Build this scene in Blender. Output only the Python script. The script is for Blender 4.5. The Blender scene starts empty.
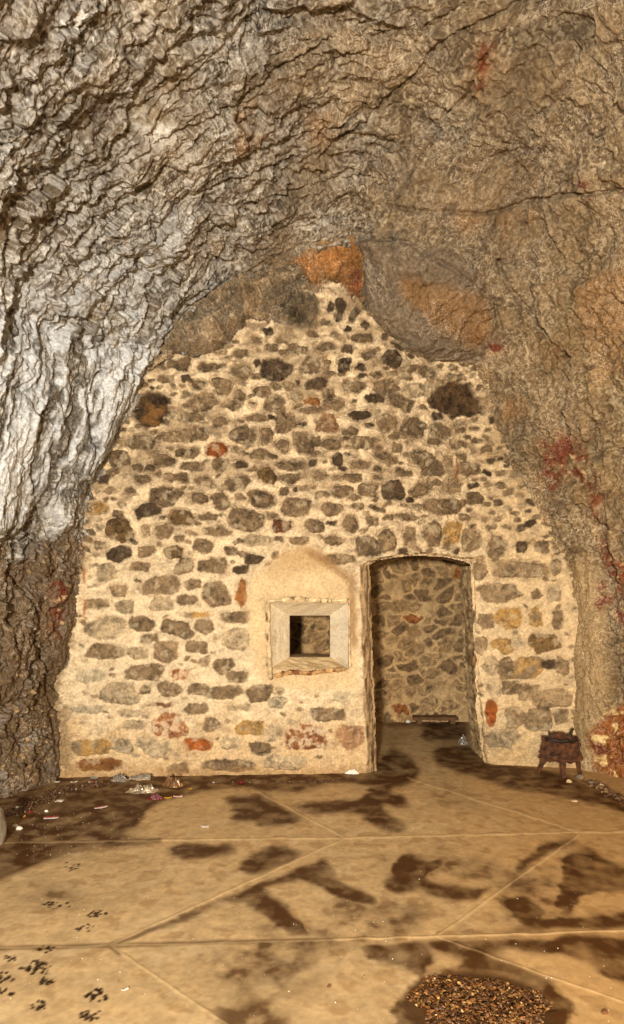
import bpy, bmesh, math, random
import numpy as np
from mathutils import Vector, Matrix
C = bpy.context.scene.collection
rng = np.random.default_rng(7)
random.seed(7)
# ------------------------------------------------------------------ camera model (metres, X right, Y away, Z up)
F, HZ, CX, H = 683.0, 575.0, 312.0, 1.757
def proj(X, Y, Z):
    Yc = np.maximum(Y, 0.05)
    return CX + F*X/Yc, HZ - F*(Z-H)/Yc
def fl(px, py, z=0.0):
    Y = (H-z)*F/(py-HZ); return (px-CX)/F*Y, Y
def wallY(X):
    return np.interp(X, [-3.2, -2.2, 0.5, 0.95, 1.5, 2.4, 3.2], [5.90, 5.93, 6.06, 6.16, 6.36, 6.22, 6.10])
def wl(px, py):
    Y = 6.0
    for _ in range(6):
        X = (px-CX)/F*Y; Y = float(wallY(X))
    return X, Y, H-(py-HZ)/F*Y
# ------------------------------------------------------------------ noise
_p = np.random.default_rng(3).permutation(256).astype(np.int32); PERM = np.concatenate([_p, _p, _p])
_g = np.random.default_rng(4).normal(size=(256, 3)); GR = (_g/np.linalg.norm(_g, axis=1)[:, None]).astype(np.float32)
def perlin(x, y, z=0.0, seed=0):
    x = np.asarray(x, np.float32); y = np.asarray(y, np.float32)
    z = np.broadcast_to(np.asarray(z, np.float32), x.shape) + np.float32(seed*17.31)
    xi, yi, zi = np.floor(x), np.floor(y), np.floor(z)
    xf, yf, zf = x-xi, y-yi, z-zi
    xi = xi.astype(np.int32) & 255; yi = yi.astype(np.int32) & 255; zi = zi.astype(np.int32) & 255
    u = xf*xf*xf*(xf*(xf*6-15)+10); v = yf*yf*yf*(yf*(yf*6-15)+10); w = zf*zf*zf*(zf*(zf*6-15)+10)
    out = 0
    for dx in (0, 1):
        wx = u if dx else 1-u
        a = PERM[xi+dx]
        for dy in (0, 1):
            wy = v if dy else 1-v
            b = PERM[a+((yi+dy) & 255)]
            for dz in (0, 1):
                g = GR[PERM[b+((zi+dz) & 255)]]
                out = out + wx*wy*(w if dz else 1-w)*(g[..., 0]*(xf-dx)+g[..., 1]*(yf-dy)+g[..., 2]*(zf-dz))
    return out*1.5
def fbm(x, y, z=0.0, octs=4, seed=0, gain=0.5):
    s, a, f = 0, 1.0, 1.0
    for o in range(octs):
        s = s + a*perlin(x*f, y*f, np.asarray(z)*f, seed+o*3.7); a *= gain; f *= 2.03
    return s
def ridged(x, y, z=0.0, octs=4, seed=0, gain=0.5):
    s, a, f = 0, 1.0, 1.0
    for o in range(octs):
        s = s + a*(1-np.abs(perlin(x*f, y*f, np.asarray(z)*f, seed+o*5.1))*2.2); a *= gain; f *= 2.07
    return s
def hsh(i, j, k):
    n = (i.astype(np.int64)*374761393 + j.astype(np.int64)*668265263 + k*2147483647+k*974711) & 0xffffffff
    n = ((n ^ (n >> 13))*1274126177) & 0xffffffff
    n = n ^ (n >> 16)
    return (n & 0xffffff).astype(np.float32)/0xffffff
def worley(x, y, seed=0):
    """F1, F2-F1, a chipped-plane height and a random value per cell"""
    xi, yi = np.floor(x), np.floor(y)
    f1 = np.full(x.shape, 9, np.float32); f2 = f1.copy(); pl = np.zeros(x.shape, np.float32); cid = pl.copy()
    for dx in (-1, 0, 1):
        for dy in (-1, 0, 1):
            cx, cy = xi+dx, yi+dy
            px = cx+hsh(cx, cy, seed+1); py = cy+hsh(cx, cy, seed+2)
            d = np.sqrt((x-px)**2+(y-py)**2)
            r = hsh(cx, cy, seed+3)
            h = (r-.5) + (x-px)*(hsh(cx, cy, seed+4)-.5)*1.6 + (y-py)*(hsh(cx, cy, seed+5)-.5)*1.6
            m = d < f1
            f2 = np.where(m, f1, np.minimum(f2, d)); pl = np.where(m, h, pl); cid = np.where(m, r, cid); f1 = np.where(m, d, f1)
    return f1, f2-f1, pl, cid
def sst(a, b, x):
    t = np.clip((x-a)/(b-a), 0, 1); return t*t*(3-2*t)
def L(*c):   # sRGB 0-255 -> linear albedo
    return np.array([((v/255+.055)/1.055)**2.4 if v > 10 else v/255/12.92 for v in c], np.float32)
def mixc(A, B, m):
    return A*(1-m[..., None]) + np.asarray(B, np.float32)*m[..., None]
# ------------------------------------------------------------------ traced outlines (photo frame, carried onto the surface they lie on)
MG, GW, GH = 140, 624+280, 1024+280
_gx, _gy = np.meshgrid(np.arange(GW)-MG+.5, np.arange(GH)-MG+.5)
def poly_mask(polys, blur=2):
    m = np.zeros((GH, GW), np.float32)
    for P in polys:
        P = np.array(P, float); x0, y0 = P.min(0).astype(int)-2; x1, y1 = P.max(0).astype(int)+3
        a, b, c, d = max(0, y0+MG), min(GH, y1+MG), max(0, x0+MG), min(GW, x1+MG)
        gx, gy = _gx[a:b, c:d], _gy[a:b, c:d]; ins = np.zeros(gx.shape, bool)
        for i in range(len(P)):
            xa, ya = P[i]; xb, yb = P[(i+1) % len(P)]
            if ya == yb: continue
            ins ^= ((ya > gy) != (yb > gy)) & (gx < (xb-xa)*(gy-ya)/(yb-ya)+xa)
        m[a:b, c:d] = np.maximum(m[a:b, c:d], ins)
    return blurm(m, blur)
def line_dist(lines, reach=12):
    m = np.full((GH, GW), float(reach), np.float32)
    for Ln in lines:
        for (xa, ya), (xb, yb) in zip(Ln[:-1], Ln[1:]):
            a, b = int(max(0, min(ya, yb)-reach+MG)), int(min(GH, max(ya, yb)+reach+MG)); c, d = int(max(0, min(xa, xb)-reach+MG)), int(min(GW, max(xa, xb)+reach+MG))
            gx, gy = _gx[a:b, c:d], _gy[a:b, c:d]
            t = np.clip(((gx-xa)*(xb-xa)+(gy-ya)*(yb-ya))/((xb-xa)**2+(yb-ya)**2+1e-6), 0, 1)
            m[a:b, c:d] = np.minimum(m[a:b, c:d], np.hypot(gx-xa-t*(xb-xa), gy-ya-t*(yb-ya)))
    return m
def blurm(m, r):
    r = int(r)
    if r < 1: return m
    for _ in range(2):
        for ax in (0, 1):
            c = np.cumsum(np.pad(m, [(r+1, r) if k == ax else (0, 0) for k in (0, 1)], mode='edge'), axis=ax)
            m = (np.take(c, np.arange(2*r+1, c.shape[ax]), ax)-np.take(c, np.arange(0, c.shape[ax]-2*r-1), ax))/(2*r+1)
    return m.astype(np.float32)
def samp(m, px, py):
    x = np.clip(px+MG-.5, 0, GW-1.01); y = np.clip(py+MG-.5, 0, GH-1.01)
    xi = x.astype(np.int32); yi = y.astype(np.int32); fx = x-xi; fy = y-yi
    return m[yi, xi]*(1-fx)*(1-fy)+m[yi, xi+1]*fx*(1-fy)+m[yi+1, xi]*(1-fx)*fy+m[yi+1, xi+1]*fx*fy
# ------------------------------------------------------------------ mesh / material helpers
def grid_mesh(name, P, col=None, wet=None, keep=None, mat=None, smooth=True, parent=None, flip=False):
    n, m = P.shape[:2]
    I = np.arange(n*m).reshape(n, m)
    q = np.stack([I[:-1, :-1], I[:-1, 1:], I[1:, 1:], I[1:, :-1]], -1).reshape(-1, 4)
    if flip: q = q[:, ::-1]
    if keep is not None: q = q[keep.reshape(-1)]
    used = np.zeros(n*m, bool); used[q.reshape(-1)] = True
    rm = np.cumsum(used)-1
    v = P.reshape(-1, 3)[used]; q = rm[q]
    me = bpy.data.meshes.new(name)
    me.vertices.add(len(v)); me.vertices.foreach_set('co', v.astype(np.float32).reshape(-1))
    me.loops.add(q.size); me.loops.foreach_set('vertex_index', q.reshape(-1).astype(np.int32))
    me.polygons.add(len(q)); me.polygons.foreach_set('loop_start', np.arange(0, q.size, 4, dtype=np.int32))
    me.update(calc_edges=True)
    me.polygons.foreach_set('use_smooth', np.full(len(q), smooth))
    if col is not None:
        c = np.ones((len(v), 4), np.float32); c[:, :3] = np.clip(col.reshape(-1, 3)[used], .005, .95)
        if wet is not None: c[:, 3] = wet.reshape(-1)[used]
        at = me.color_attributes.new('tint', 'FLOAT_COLOR', 'POINT'); at.data.foreach_set('color', c.reshape(-1))
    me.materials.append(mat)
    o = bpy.data.objects.new(name, me); C.objects.link(o)
    if parent: o.parent = parent
    return o
def struct(o): o['kind'] = 'structure'; return o
def tag(o, label, cat, group=None, kind=None):
    o['label'] = label; o['category'] = cat
    if group: o['group'] = group
    if kind: o['kind'] = kind
    return o
def attr_mat(name, rough=.85, s1=40, s2=160, amp=.35, bump=.5, bdist=.006, wetrough=None, spec=.3, vein=0):
    m = bpy.data.materials.new(name); m.use_nodes = True; nt = m.node_tree; N = nt.nodes; K = nt.links
    b = N['Principled BSDF']; b.inputs['Roughness'].default_value = rough; b.inputs['Specular IOR Level'].default_value = spec
    at = N.new('ShaderNodeAttribute'); at.attribute_name = 'tint'
    tc = N.new('ShaderNodeTexCoord')
    n1 = N.new('ShaderNodeTexNoise'); n1.inputs['Scale'].default_value = s1; n1.inputs['Detail'].default_value = 6; n1.inputs['Roughness'].default_value = .65
    n2 = N.new('ShaderNodeTexNoise'); n2.inputs['Scale'].default_value = s2; n2.inputs['Detail'].default_value = 3
    K.new(tc.outputs['Object'], n1.inputs['Vector']); K.new(tc.outputs['Object'], n2.inputs['Vector'])
    mr = N.new('ShaderNodeMapRange'); mr.inputs[1].default_value = .34; mr.inputs[2].default_value = .66
    mr.inputs[3].default_value = 1-amp; mr.inputs[4].default_value = 1+amp
    K.new(n1.outputs['Fac'], mr.inputs[0])
    vm = N.new('ShaderNodeVectorMath'); vm.operation = 'SCALE'
    K.new(at.outputs['Color'], vm.inputs[0]); K.new(mr.outputs[0], vm.inputs['Scale'])
    K.new(vm.outputs[0], b.inputs['Base Color'])
    if vein:
        # hair-thin mineral filaments in two sizes, clustered by a broad noise
        dn = N.new('ShaderNodeTexNoise'); dn.inputs['Scale'].default_value = 7; dn.inputs['Detail'].default_value = 4
        K.new(tc.outputs['Object'], dn.inputs['Vector'])
        dv = N.new('ShaderNodeVectorMath'); dv.operation = 'MULTIPLY_ADD'; dv.inputs[1].default_value = (.22, .22, .22)
        K.new(dn.outputs['Color'], dv.inputs[0]); K.new(tc.outputs['Object'], dv.inputs[2])
        cn = N.new('ShaderNodeTexNoise'); cn.inputs['Scale'].default_value = 2.3; cn.inputs['Detail'].default_value = 3
        K.new(tc.outputs['Object'], cn.inputs['Vector'])
        ck_ = N.new('ShaderNodeMapRange'); ck_.inputs[1].default_value = .40; ck_.inputs[2].default_value = .60; K.new(cn.outputs['Fac'], ck_.inputs[0])
        last = None
        for sc, wd in ((8, .022), (19, .045)):
            vo = N.new('ShaderNodeTexVoronoi'); vo.feature = 'DISTANCE_TO_EDGE'; vo.inputs['Scale'].default_value = sc; K.new(dv.outputs[0], vo.inputs['Vector'])
            ml = N.new('ShaderNodeMapRange'); ml.inputs[1].default_value = 0; ml.inputs[2].default_value = wd; ml.inputs[3].default_value = 1; ml.inputs[4].default_value = 0
            K.new(vo.outputs['Distance'], ml.inputs[0])
            if last is None: last = ml.outputs[0]
            else:
                mx = N.new('ShaderNodeMath'); mx.operation = 'MAXIMUM'; K.new(last, mx.inputs[0]); K.new(ml.outputs[0], mx.inputs[1]); last = mx.outputs[0]
        fa_ = N.new('ShaderNodeMath'); fa_.operation = 'MULTIPLY'; K.new(last, fa_.inputs[0]); K.new(ck_.outputs[0], fa_.inputs[1])
        fb_ = N.new('ShaderNodeMath'); fb_.operation = 'MULTIPLY'; fb_.inputs[1].default_value = vein; K.new(fa_.outputs[0], fb_.inputs[0])
        lc_ = N.new('ShaderNodeVectorMath'); lc_.operation = 'MULTIPLY_ADD'; lc_.inputs[1].default_value = (1.25, 1.25, 1.25); lc_.inputs[2].default_value = (.30, .275, .225)
        K.new(at.outputs['Color'], lc_.inputs[0])
        mxc = N.new('ShaderNodeMix'); mxc.data_type = 'RGBA'; K.new(fb_.outputs[0], mxc.inputs[0]); K.new(vm.outputs[0], mxc.inputs[6]); K.new(lc_.outputs[0], mxc.inputs[7])
        K.new(mxc.outputs[2], b.inputs['Base Color'])
    ad = N.new('ShaderNodeMath'); ad.operation = 'MULTIPLY_ADD'; ad.inputs[1].default_value = .4
    K.new(n2.outputs['Fac'], ad.inputs[0]); K.new(n1.outputs['Fac'], ad.inputs[2])
    bp = N.new('ShaderNodeBump'); bp.inputs['Strength'].default_value = bump; bp.inputs['Distance'].default_value = bdist
    K.new(ad.outputs[0], bp.inputs['Height']); K.new(bp.outputs[0], b.inputs['Normal'])
    if wetrough is not None:
        r = N.new('ShaderNodeMapRange'); r.inputs[3].default_value = rough; r.inputs[4].default_value = wetrough
        K.new(at.outputs['Alpha'], r.inputs[0]); K.new(r.outputs[0], b.inputs['Roughness'])
    return m
def plain(name, col, rough=.6, metal=0, noise=.25, scale=30, alpha=1, trans=0, bump=.3):
    m = bpy.data.materials.new(name); m.use_nodes = True; nt = m.node_tree; N = nt.nodes; K = nt.links
    b = N['Principled BSDF']; b.inputs['Roughness'].default_value = rough; b.inputs['Metallic'].default_value = metal
    b.inputs['Transmission Weight'].default_value = trans; b.inputs['Alpha'].default_value = alpha
    tc = N.new('ShaderNodeTexCoord'); n1 = N.new('ShaderNodeTexNoise'); n1.inputs['Scale'].default_value = scale; n1.inputs['Detail'].default_value = 5
    K.new(tc.outputs['Object'], n1.inputs['Vector'])
    cr = N.new('ShaderNodeValToRGB')
    c = np.array(col); cr.color_ramp.elements[0].color = (*(c*(1-noise)), 1); cr.color_ramp.elements[1].color = (*np.clip(c*(1+noise), 0, 1), 1)
    cr.color_ramp.elements[0].position = .3; cr.color_ramp.elements[1].position = .7
    K.new(n1.outputs['Fac'], cr.inputs[0]); K.new(cr.outputs[0], b.inputs['Base Color'])
    bp = N.new('ShaderNodeBump'); bp.inputs['Strength'].default_value = bump; bp.inputs['Distance'].default_value = .004
    K.new(n1.outputs['Fac'], bp.inputs['Height']); K.new(bp.outputs[0], b.inputs['Normal'])
    return m
M_rock = attr_mat('cave_rock', .8, 38, 210, .36, .9, .014, wetrough=.45, spec=.3, vein=.9)
M_masonry = attr_mat('rubble_masonry', .9, 50, 200, .22, .7, .005, spec=.2)
M_floor = attr_mat('stained_concrete', .8, 14, 150, .15, .3, .002, wetrough=.6, spec=.12)
M_plaster = plain('whitewashed_plaster', L(226, 208, 172), .9, 0, .12, 14)
M_roughedge = plain('broken_render', L(176, 152, 116), .95, 0, .4, 22, bump=.8)
# ================================================================== CAVE ROCK
PIX0 = [(58, 812), (62, 775), (58, 735), (55, 690), (62, 650), (72, 600), (82, 550), (86, 505), (96, 478), (112, 442), (130, 400), (150, 366),
        (172, 335), (198, 306), (225, 284), (262, 268), (290, 252), (330, 243), (356, 238), (370, 252), (366, 282), (372, 312), (390, 334), (412, 354), (440, 361), (472, 364),
        (486, 396), (500, 440), (520, 482), (540, 515), (562, 550), (575, 572), (577, 620), (574, 660), (576, 710), (578, 768), (580, 812)]
PIXS = [(54, 812), (55, 775), (54, 735), (55, 690), (60, 645), (66, 600), (76, 550), (86, 505), (98, 465), (116, 425), (136, 390), (158, 355),
        (182, 325), (206, 300), (230, 280), (262, 260), (292, 246), (325, 236), (352, 231), (376, 233), (396, 240), (416, 252), (434, 268), (450, 284), (466, 304), (482, 328),
        (496, 356), (510, 390), (526, 430), (542, 474), (558, 520), (570, 566), (578, 615), (582, 660), (584, 710), (585, 768), (586, 812)]
def tow(PX):
    return np.array([(lambda r: (r[0], r[2]))(wl(a, b)) for a, b in PX])
Q0, QS = tow(PIX0), tow(PIXS)
dd = np.r_[0, np.cumsum(np.hypot(*np.diff(QS, axis=0).T))]
NS = 1500
SL = dd[-1]; sv = np.linspace(0, SL, NS)
def sm(a, k):
    ker = np.ones(k)/k; return np.convolve(np.pad(a, k//2, mode='edge'), ker, 'valid')[:len(a)]
p0 = np.stack([np.interp(sv, dd, Q0[:, 0]), np.interp(sv, dd, Q0[:, 1])], 1)
ps = np.stack([sm(np.interp(sv, dd, QS[:, k]), 61) for k in (0, 1)], 1)
p0 = np.stack([sm(p0[:, k], 21) for k in (0, 1)], 1)
tv = np.r_[np.linspace(-.12, 3.0, 520), np.linspace(3.06, 6.2, 40), np.linspace(6.4, 12.5, 26)]
S, T = np.meshgrid(sv, tv, indexing='ij')
cen = np.array([0.0, 1.757])
fl_e = 1+.23*np.minimum(T, 3.2)-.018*np.minimum(T, 3.2)**2
bl = sst(0, .9, T)
bx = p0[:, None, 0]*(1-bl)+ps[:, None, 0]*bl; bz = p0[:, None, 1]*(1-bl)+ps[:, None, 1]*bl
BX = cen[0]+(bx-cen[0])*fl_e; BZ = cen[1]+(bz-cen[1])*fl_e
BY = wallY(p0[:, 0])[:, None]-T
PB = np.stack([BX, BY, BZ], -1)
ds = np.gradient(PB, axis=0); dt = np.gradient(PB, axis=1)
NR = np.cross(ds, dt); NR /= np.linalg.norm(NR, axis=-1)[..., None]
inw = np.stack([-BX, 0*BX, 2.0-BZ], -1)
sg = np.sign((NR*inw).sum(-1)); NR = NR*sg[..., None]
PX, PY = proj(BX, BY, BZ)
front = (T < 3.0)
PX = np.where(BY > .5, PX, -500); PY = np.where(BY > .5, PY, -500)
sa = np.interp(352, [p[0] for p in PIXS], np.arange(len(PIXS))); s_ap = np.interp(sa, np.arange(len(dd)), dd)   # arc length of the apex
RIGHT = sst(-.2, .9, S-s_ap+.35*perlin(S*1.1, T*1.1, 0, 9))          # right half of the vault: smoother rock
LOWR = sst(1.55, 2.4, S-s_ap)                                        # right wall below the shoulder
LOWL = sst(.07, -.07, (S-(dd[6]+.06))+.42*perlin(S*1.1, T*3.6, 0, 12)+.12*perlin(S*6, T*11, 0, 13)) # left wall under the calcite curtain
# --- relief
wx = perlin(BX*1.1, BY*1.1, BZ*1.1, 21); wy = perlin(BX*1.3, BY*1.3, BZ*1.3, 22); w3 = fbm(BX*4, BY*4, BZ*4, 3, 23)
def ledge(q, r):
    f = q-np.floor(q); return np.where(f < 1-r, f/(1-r), (1-f)/r)-.5
D = .14*fbm(BX*.8, BY*.8, BZ*.8, 3, 1)
strata = 1-.75*RIGHT*(1-.6*LOWR)
w1 = fbm(BX*1.6, BY*1.6, BZ*1.6, 2, 24)
# bedded, fractured rock of the left side and the crown
A = S*np.cos(.12)-T*np.sin(.12); B = T*np.cos(.12)+S*np.sin(.12)
Bw = B+.10*wx+.05*w1+.012*w3; Aw = A+.15*wy+.03*w3
f1, e1, pl1, c1 = worley(Aw*1.7+.10*w3, Bw*3.6+.12*w3, 40)
f2, e2, pl2, c2 = worley(Aw*4.6+.15*w3, Bw*9.5+.2*w3, 50)
f3, e3, pl3, c3 = worley(Aw*12+.3*w3, Bw*21+.3*w3, 60)
mk = np.clip(.40+1.3*perlin(Aw*1.1, Bw*1.8, 0, 31), 0, 1.2)
DL = mk*.050*ledge(Bw*2.7+.8*(c1-.5)+.25*perlin(Aw*.7, Bw*.8, 0, 32), .16)
mk2 = np.clip(.40+1.3*perlin(Aw*2.3, Bw*3, 0, 33), 0, 1.2)
DL += mk2*.046*ledge(Bw*6.7+1.0*(c1-.5)+.7*(c2-.5)+.3*perlin(Aw*1.3, Bw*1.5, 0, 34), .2)
mk3 = np.clip(.4+1.3*perlin(Aw*4.5, Bw*5, 0, 35), 0, 1.2)
DL += mk3*.028*ledge(Bw*16+1.3*(c2-.5)+.8*(c3-.5), .25)
DL += .085*pl1+.070*pl2+.034*pl3
DL += .008*sst(.10, 0, e2)*sst(-.1, .4, wx)-.03*sst(.05, 0, e1)
# blockier, duller rock of the right side
g1, h1, ql1, k1 = worley(S*1.5+.25*T+.35*w1, T*2.0-.5*S+.35*wy, 140)
g2, h2, ql2, k2 = worley(S*4.4+.8*T+.35*w3, T*5.5-1.6*S+.35*w3, 150)
g3, h3, ql3, k3 = worley(S*12+.5*w3, T*14+.5*w3, 160)
DR = .12*ql1+.075*ql2+.030*ql3-.020*sst(.05, 0, h1)-.008*sst(.05, 0, h2)+.05*LOWR*ledge(Bw*3.3+.8*(k1-.5)+.3*wx, .2)+.012*ledge(g2*2+.5*(k2-.5), .3)
q_ = np.clip(strata*1.1, 0, 1)*(1-.55*LOWL)
D += DL*q_+DR*(1-q_)*(1+.6*LOWL)
fine = ridged(BX*9, BY*9, BZ*9, 4, 70); fine2 = ridged(BX*30, BY*30, BZ*30, 2, 73)
D += .018*(fine-1)+.007*(fine2-.8)+.006*fbm(BX*60, BY*60, BZ*60, 2, 74)
C2 = c2*q_+k2*(1-q_); C3 = c3*q_+k3*(1-q_)
# --- traced features
CALC = poly_mask([[(-60, 290), (0, 300), (55, 262), (110, 235), (150, 232), (190, 205), (205, 235), (160, 290), (168, 335), (150, 372), (128, 398), (104, 455), (84, 500), (68, 535), (52, 520), (34, 496), (14, 530), (-60, 540)]], 12)
CALC2 = poly_mask([[(178, 160), (200, 158), (214, 170), (210, 200), (188, 205)], [(235, 25), (252, 30), (248, 60), (232, 60)], [(130, 110), (165, 95), (185, 120), (150, 150)]], 8)
CURT = poly_mask([[(-90, 350), (30, 330), (95, 350), (130, 372), (125, 400), (100, 460), (80, 500), (64, 538), (50, 515), (34, 490), (18, 530), (-90, 548)]], 5)
OVER = poly_mask([[(355, 238), (372, 236), (400, 235), (470, 262), (492, 300), (498, 345), (474, 364), (436, 361), (412, 352), (388, 332), (364, 306), (360, 280), (370, 262)]], 3)
PIL = poly_mask([[(576, 560), (592, 556), (604, 600), (606, 700), (596, 745), (590, 790), (572, 790), (574, 660)]], 4)
OCH = poly_mask([[(592, 735), (606, 715), (640, 690), (660, 800), (624, 786), (604, 782), (593, 762)]], 3)
RED = poly_mask([[(484, 34), (493, 45), (488, 70), (484, 92), (474, 98), (478, 75), (480, 55)], [(556, 432), (574, 436), (586, 462), (600, 486), (604, 520), (598, 522), (588, 496), (574, 478), (560, 470)],
                 [(604, 520), (614, 545), (614, 585), (600, 612), (592, 606), (602, 570), (600, 540)], [(618, 560), (640, 560), (640, 640), (622, 640), (612, 612)], [(540, 440), (556, 438), (560, 470), (548, 500), (540, 480)], [(556, 340), (566, 352), (556, 372)],
                 [(488, 340), (500, 338), (500, 352), (490, 360)], [(574, 180), (588, 180), (586, 188), (572, 190)], [(44, 570), (60, 568), (62, 600), (52, 640), (46, 620)]], 2)
ORG = poly_mask([[(228, 112), (255, 98), (268, 110), (262, 140), (246, 168), (230, 156), (226, 130)], [(305, 108), (330, 112), (335, 148), (312, 150)], [(455, 212), (486, 214), (478, 234), (464, 232)], [(500, 215), (534, 216), (530, 240), (506, 240)],
                 [(575, 280), (660, 260), (660, 400), (600, 380)], [(490, 395), (520, 400), (540, 425), (520, 440), (500, 420)]], 4)
BROWN = poly_mask([[(402, 276), (440, 284), (486, 294), (494, 330), (474, 346), (452, 340), (428, 318), (404, 296)]], 4)
CRK = line_dist([[(385, 205), (396, 198), (412, 172), (440, 128), (446, 110), (470, 92), (482, 60), (494, 44), (515, 12), (540, -10)], [(440, 40), (418, 70), (385, 100), (350, 130), (320, 165)], [(520, 4), (470, 25), (440, 42), (420, 68)],
                 [(372, 236), (410, 242), (440, 262), (470, 282), (490, 298)], [(495, 300), (500, 330), (498, 345), (505, 380), (508, 408)], [(500, 262), (520, 300), (545, 330), (575, 365)], [(386, 206), (450, 212), (500, 212), (560, 200), (610, 190)],
                 [(160, 350), (195, 300), (228, 280), (286, 254), (330, 241), (372, 234)], [(4, 540), (20, 545), (30, 500), (18, 460)], [(78, 470), (85, 440), (80, 400), (95, 370)], [(40, 640), (46, 700), (52, 735), (62, 770)],
                 [(598, 480), (606, 520), (612, 560), (604, 620), (618, 680)], [(0, 560), (18, 590), (28, 612), (30, 640)], [(150, 240), (185, 200), (230, 180), (300, 160)], [(60, 250), (110, 180), (170, 130), (250, 90), (330, 40)], [(20, 340), (55, 260), (80, 200)],
                 [(200, 250), (250, 205), (310, 190), (360, 178)], [(100, 330), (130, 280), (165, 235)]], 8)
jx = 3*wx+2.2*w3; jy = 3*wy-2.2*w3
def sp(m, k=1.0): return samp(m, PX+k*jx, PY+k*jy)*front
CURTOP = sst(300, 430, PY+10*wx)
blurred_red = sp(blurm(RED, 7), 2)
CALTOP = .35+.65*sst(270, 380, PY+14*wx)
cal, cal2, cur, ovr, pil, och, red, org, brn = [sp(m) for m in (CALC, CALC2, CURT, OVER, PIL, OCH, RED, ORG, BROWN)]
crk = samp(CRK, PX+1.3*jx, PY+1.3*jy)
ck = np.where(front, sst(3.2, .3, crk), 0)
cur = cur*CURTOP; cal = cal*CALTOP
D *= 1-.55*pil
D *= 1-.62*cur
D += .14*cur+.09*ovr+.05*pil-.06*ck
flow = ridged(S*1.3+.5*wx+.3*w3, T*7+1.4*wx+.5*w3, 0, 4, 80); flow2 = fbm(S*1.1+.3*wx, T*3.2+.6*wx, 0, 2, 82); flow3 = fbm(S*5, T*34+2*wx, 0, 3, 84)
D += cur*(.020*(flow-1)+.07*flow2+.006*flow3)
near = sst(-.02, .25, T); D = D*(.35+.65*near)
lowz = sst(.0, .25, BZ); D = D*(.55+.45*lowz)
PD = PB+NR*D[..., None]
# --- colour of the stone itself, plus painted glints low on the left
tone = fbm(BX*1.6, BY*1.6, BZ*1.6, 4, 90); tone2 = fbm(Aw*2.5, Bw*9, 0, 3, 91)*q_+fbm(BX*5, BY*5, BZ*5, 3, 92)*(1-q_)
gl = sst(.35, -.75, (S-s_ap)/3.6+.25*tone)                            # grey limestone on the left, brown on the right
base = mixc(np.broadcast_to(L(130, 108, 79), BX.shape+(3,)), L(106, 93, 75), gl)
base = mixc(base, L(140, 112, 72), sst(1.2, 2.6, S-s_ap+.8*tone)*.75)
base = base*np.clip(1+.34*tone+.36*tone2+.25*(fine-1.1)*0+.42*(C2-.5)+.34*(C3-.5), .35, 1.9)[..., None]
base = mixc(base, L(92, 70, 48), sst(.1, .6, fbm(Aw*2.2, Bw*4.5, 0, 4, 95)*q_+fbm(BX*3, BY*3, BZ*3, 4, 97)*(1-q_))*.6)
base = mixc(base, L(172, 150, 116), sst(.3, .8, fbm(BX*2.6, BY*2.6, BZ*2.6, 4, 96))*.5)
base = base*(.74-.12*gl)[..., None]
# thin mineral veins
vw = .35*w3
vn1 = np.abs(perlin(BX*7+vw, BY*7, BZ*7+vw, 101)); vn2 = np.abs(perlin(BX*14+vw, BY*14+vw, BZ*14, 102)); vn3 = np.abs(fbm(Aw*3, Bw*8, 0, 3, 103))
vm_ = np.clip(.72+1.0*fbm(BX*1.5, BY*1.5, BZ*1.5, 2, 104), 0, 1)
E2 = e2*q_+h2*(1-q_); E3 = e3*q_+h3*(1-q_)
vein = np.clip(sst(.055, 0, vn1)+.8*sst(.08, 0, vn2)+.7*sst(.05, 0, vn3)*strata+.8*sst(.10, .01, E2)*sst(-.1, .35, wy+w3)+.6*sst(.13, .02, E3)*sst(-.1, .4, wx+w3), 0, 1)*np.clip(vm_*(.8+.1*gl), 0, 1)
vcol = mixc(np.broadcast_to(L(196, 176, 140), BX.shape+(3,)), L(218, 214, 206), gl)
fk = sst(.62, .95, ridged(BX*19, BY*19, BZ*19, 3, 120)-.35-.25*tone)*.55
vein = np.maximum(vein, fk*(.6+.4*gl))
base = base*(1-.80*vein[..., None])+vcol*.80*vein[..., None]
fib = np.maximum(sst(.04, .005, np.abs(fbm(Aw*3.2+.25*w3, Bw*8+.3*w3, 0, 3, 130))), sst(.03, .004, np.abs(fbm(BX*6, BY*6, BZ*6, 3, 131))))
fib = fib*np.clip(.15+1.6*fbm(BX*1.8, BY*1.8, BZ*1.8, 3, 132)+.35*gl, 0, 1)*np.clip(gl*1.3-.1, 0, 1)*(1-LOWL)
base = mixc(base, L(226, 222, 212), np.clip(fib, 0, 1)*.85)
cw = np.clip(sst(.55, 1.35, flow+.35*tone+.75*flow3+.3*flow2)*cal*1.2, 0, 1)
base = mixc(base, L(84, 80, 72), np.clip(cal*sst(.2, -.35, flow3+.5*tone), 0, 1)*.75)
base = mixc(base, L(200, 203, 204), cw*.88)
base = mixc(base, L(210, 204, 192), np.clip(cal2*sst(-.1, .35, fbm(BX*6, BY*6, BZ*6, 3, 110)), 0, 1)*.8)
base = mixc(base, L(98, 76, 48), LOWL*np.clip(.85+.5*tone2, 0, .97))
base = mixc(base, L(196, 160, 104), LOWL*sst(.045, .0, np.abs(fbm(BX*9, BY*9, BZ*6, 3, 112)))*sst(-.3, .3, wy+w3)*.9)  # golden glints painted into the lower left rock as fine lines
base = mixc(base, L(148, 106, 60), np.clip(org*sst(-.5, .2, tone+.6*C2-.3), 0, 1)*.45)
base = mixc(base, L(106, 92, 76), ovr*.6)
base = mixc(base, L(136, 98, 54), brn*np.clip(.75+.5*tone, 0, 1)*.85)
base = mixc(base, L(176, 148, 104), pil*.7)
rr = np.clip(red*sst(-.25, .2, fbm(BX*11, BY*11, BZ*11, 4, 113)), 0, 1)
base = mixc(base, L(104, 40, 16), rr*.92)
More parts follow.
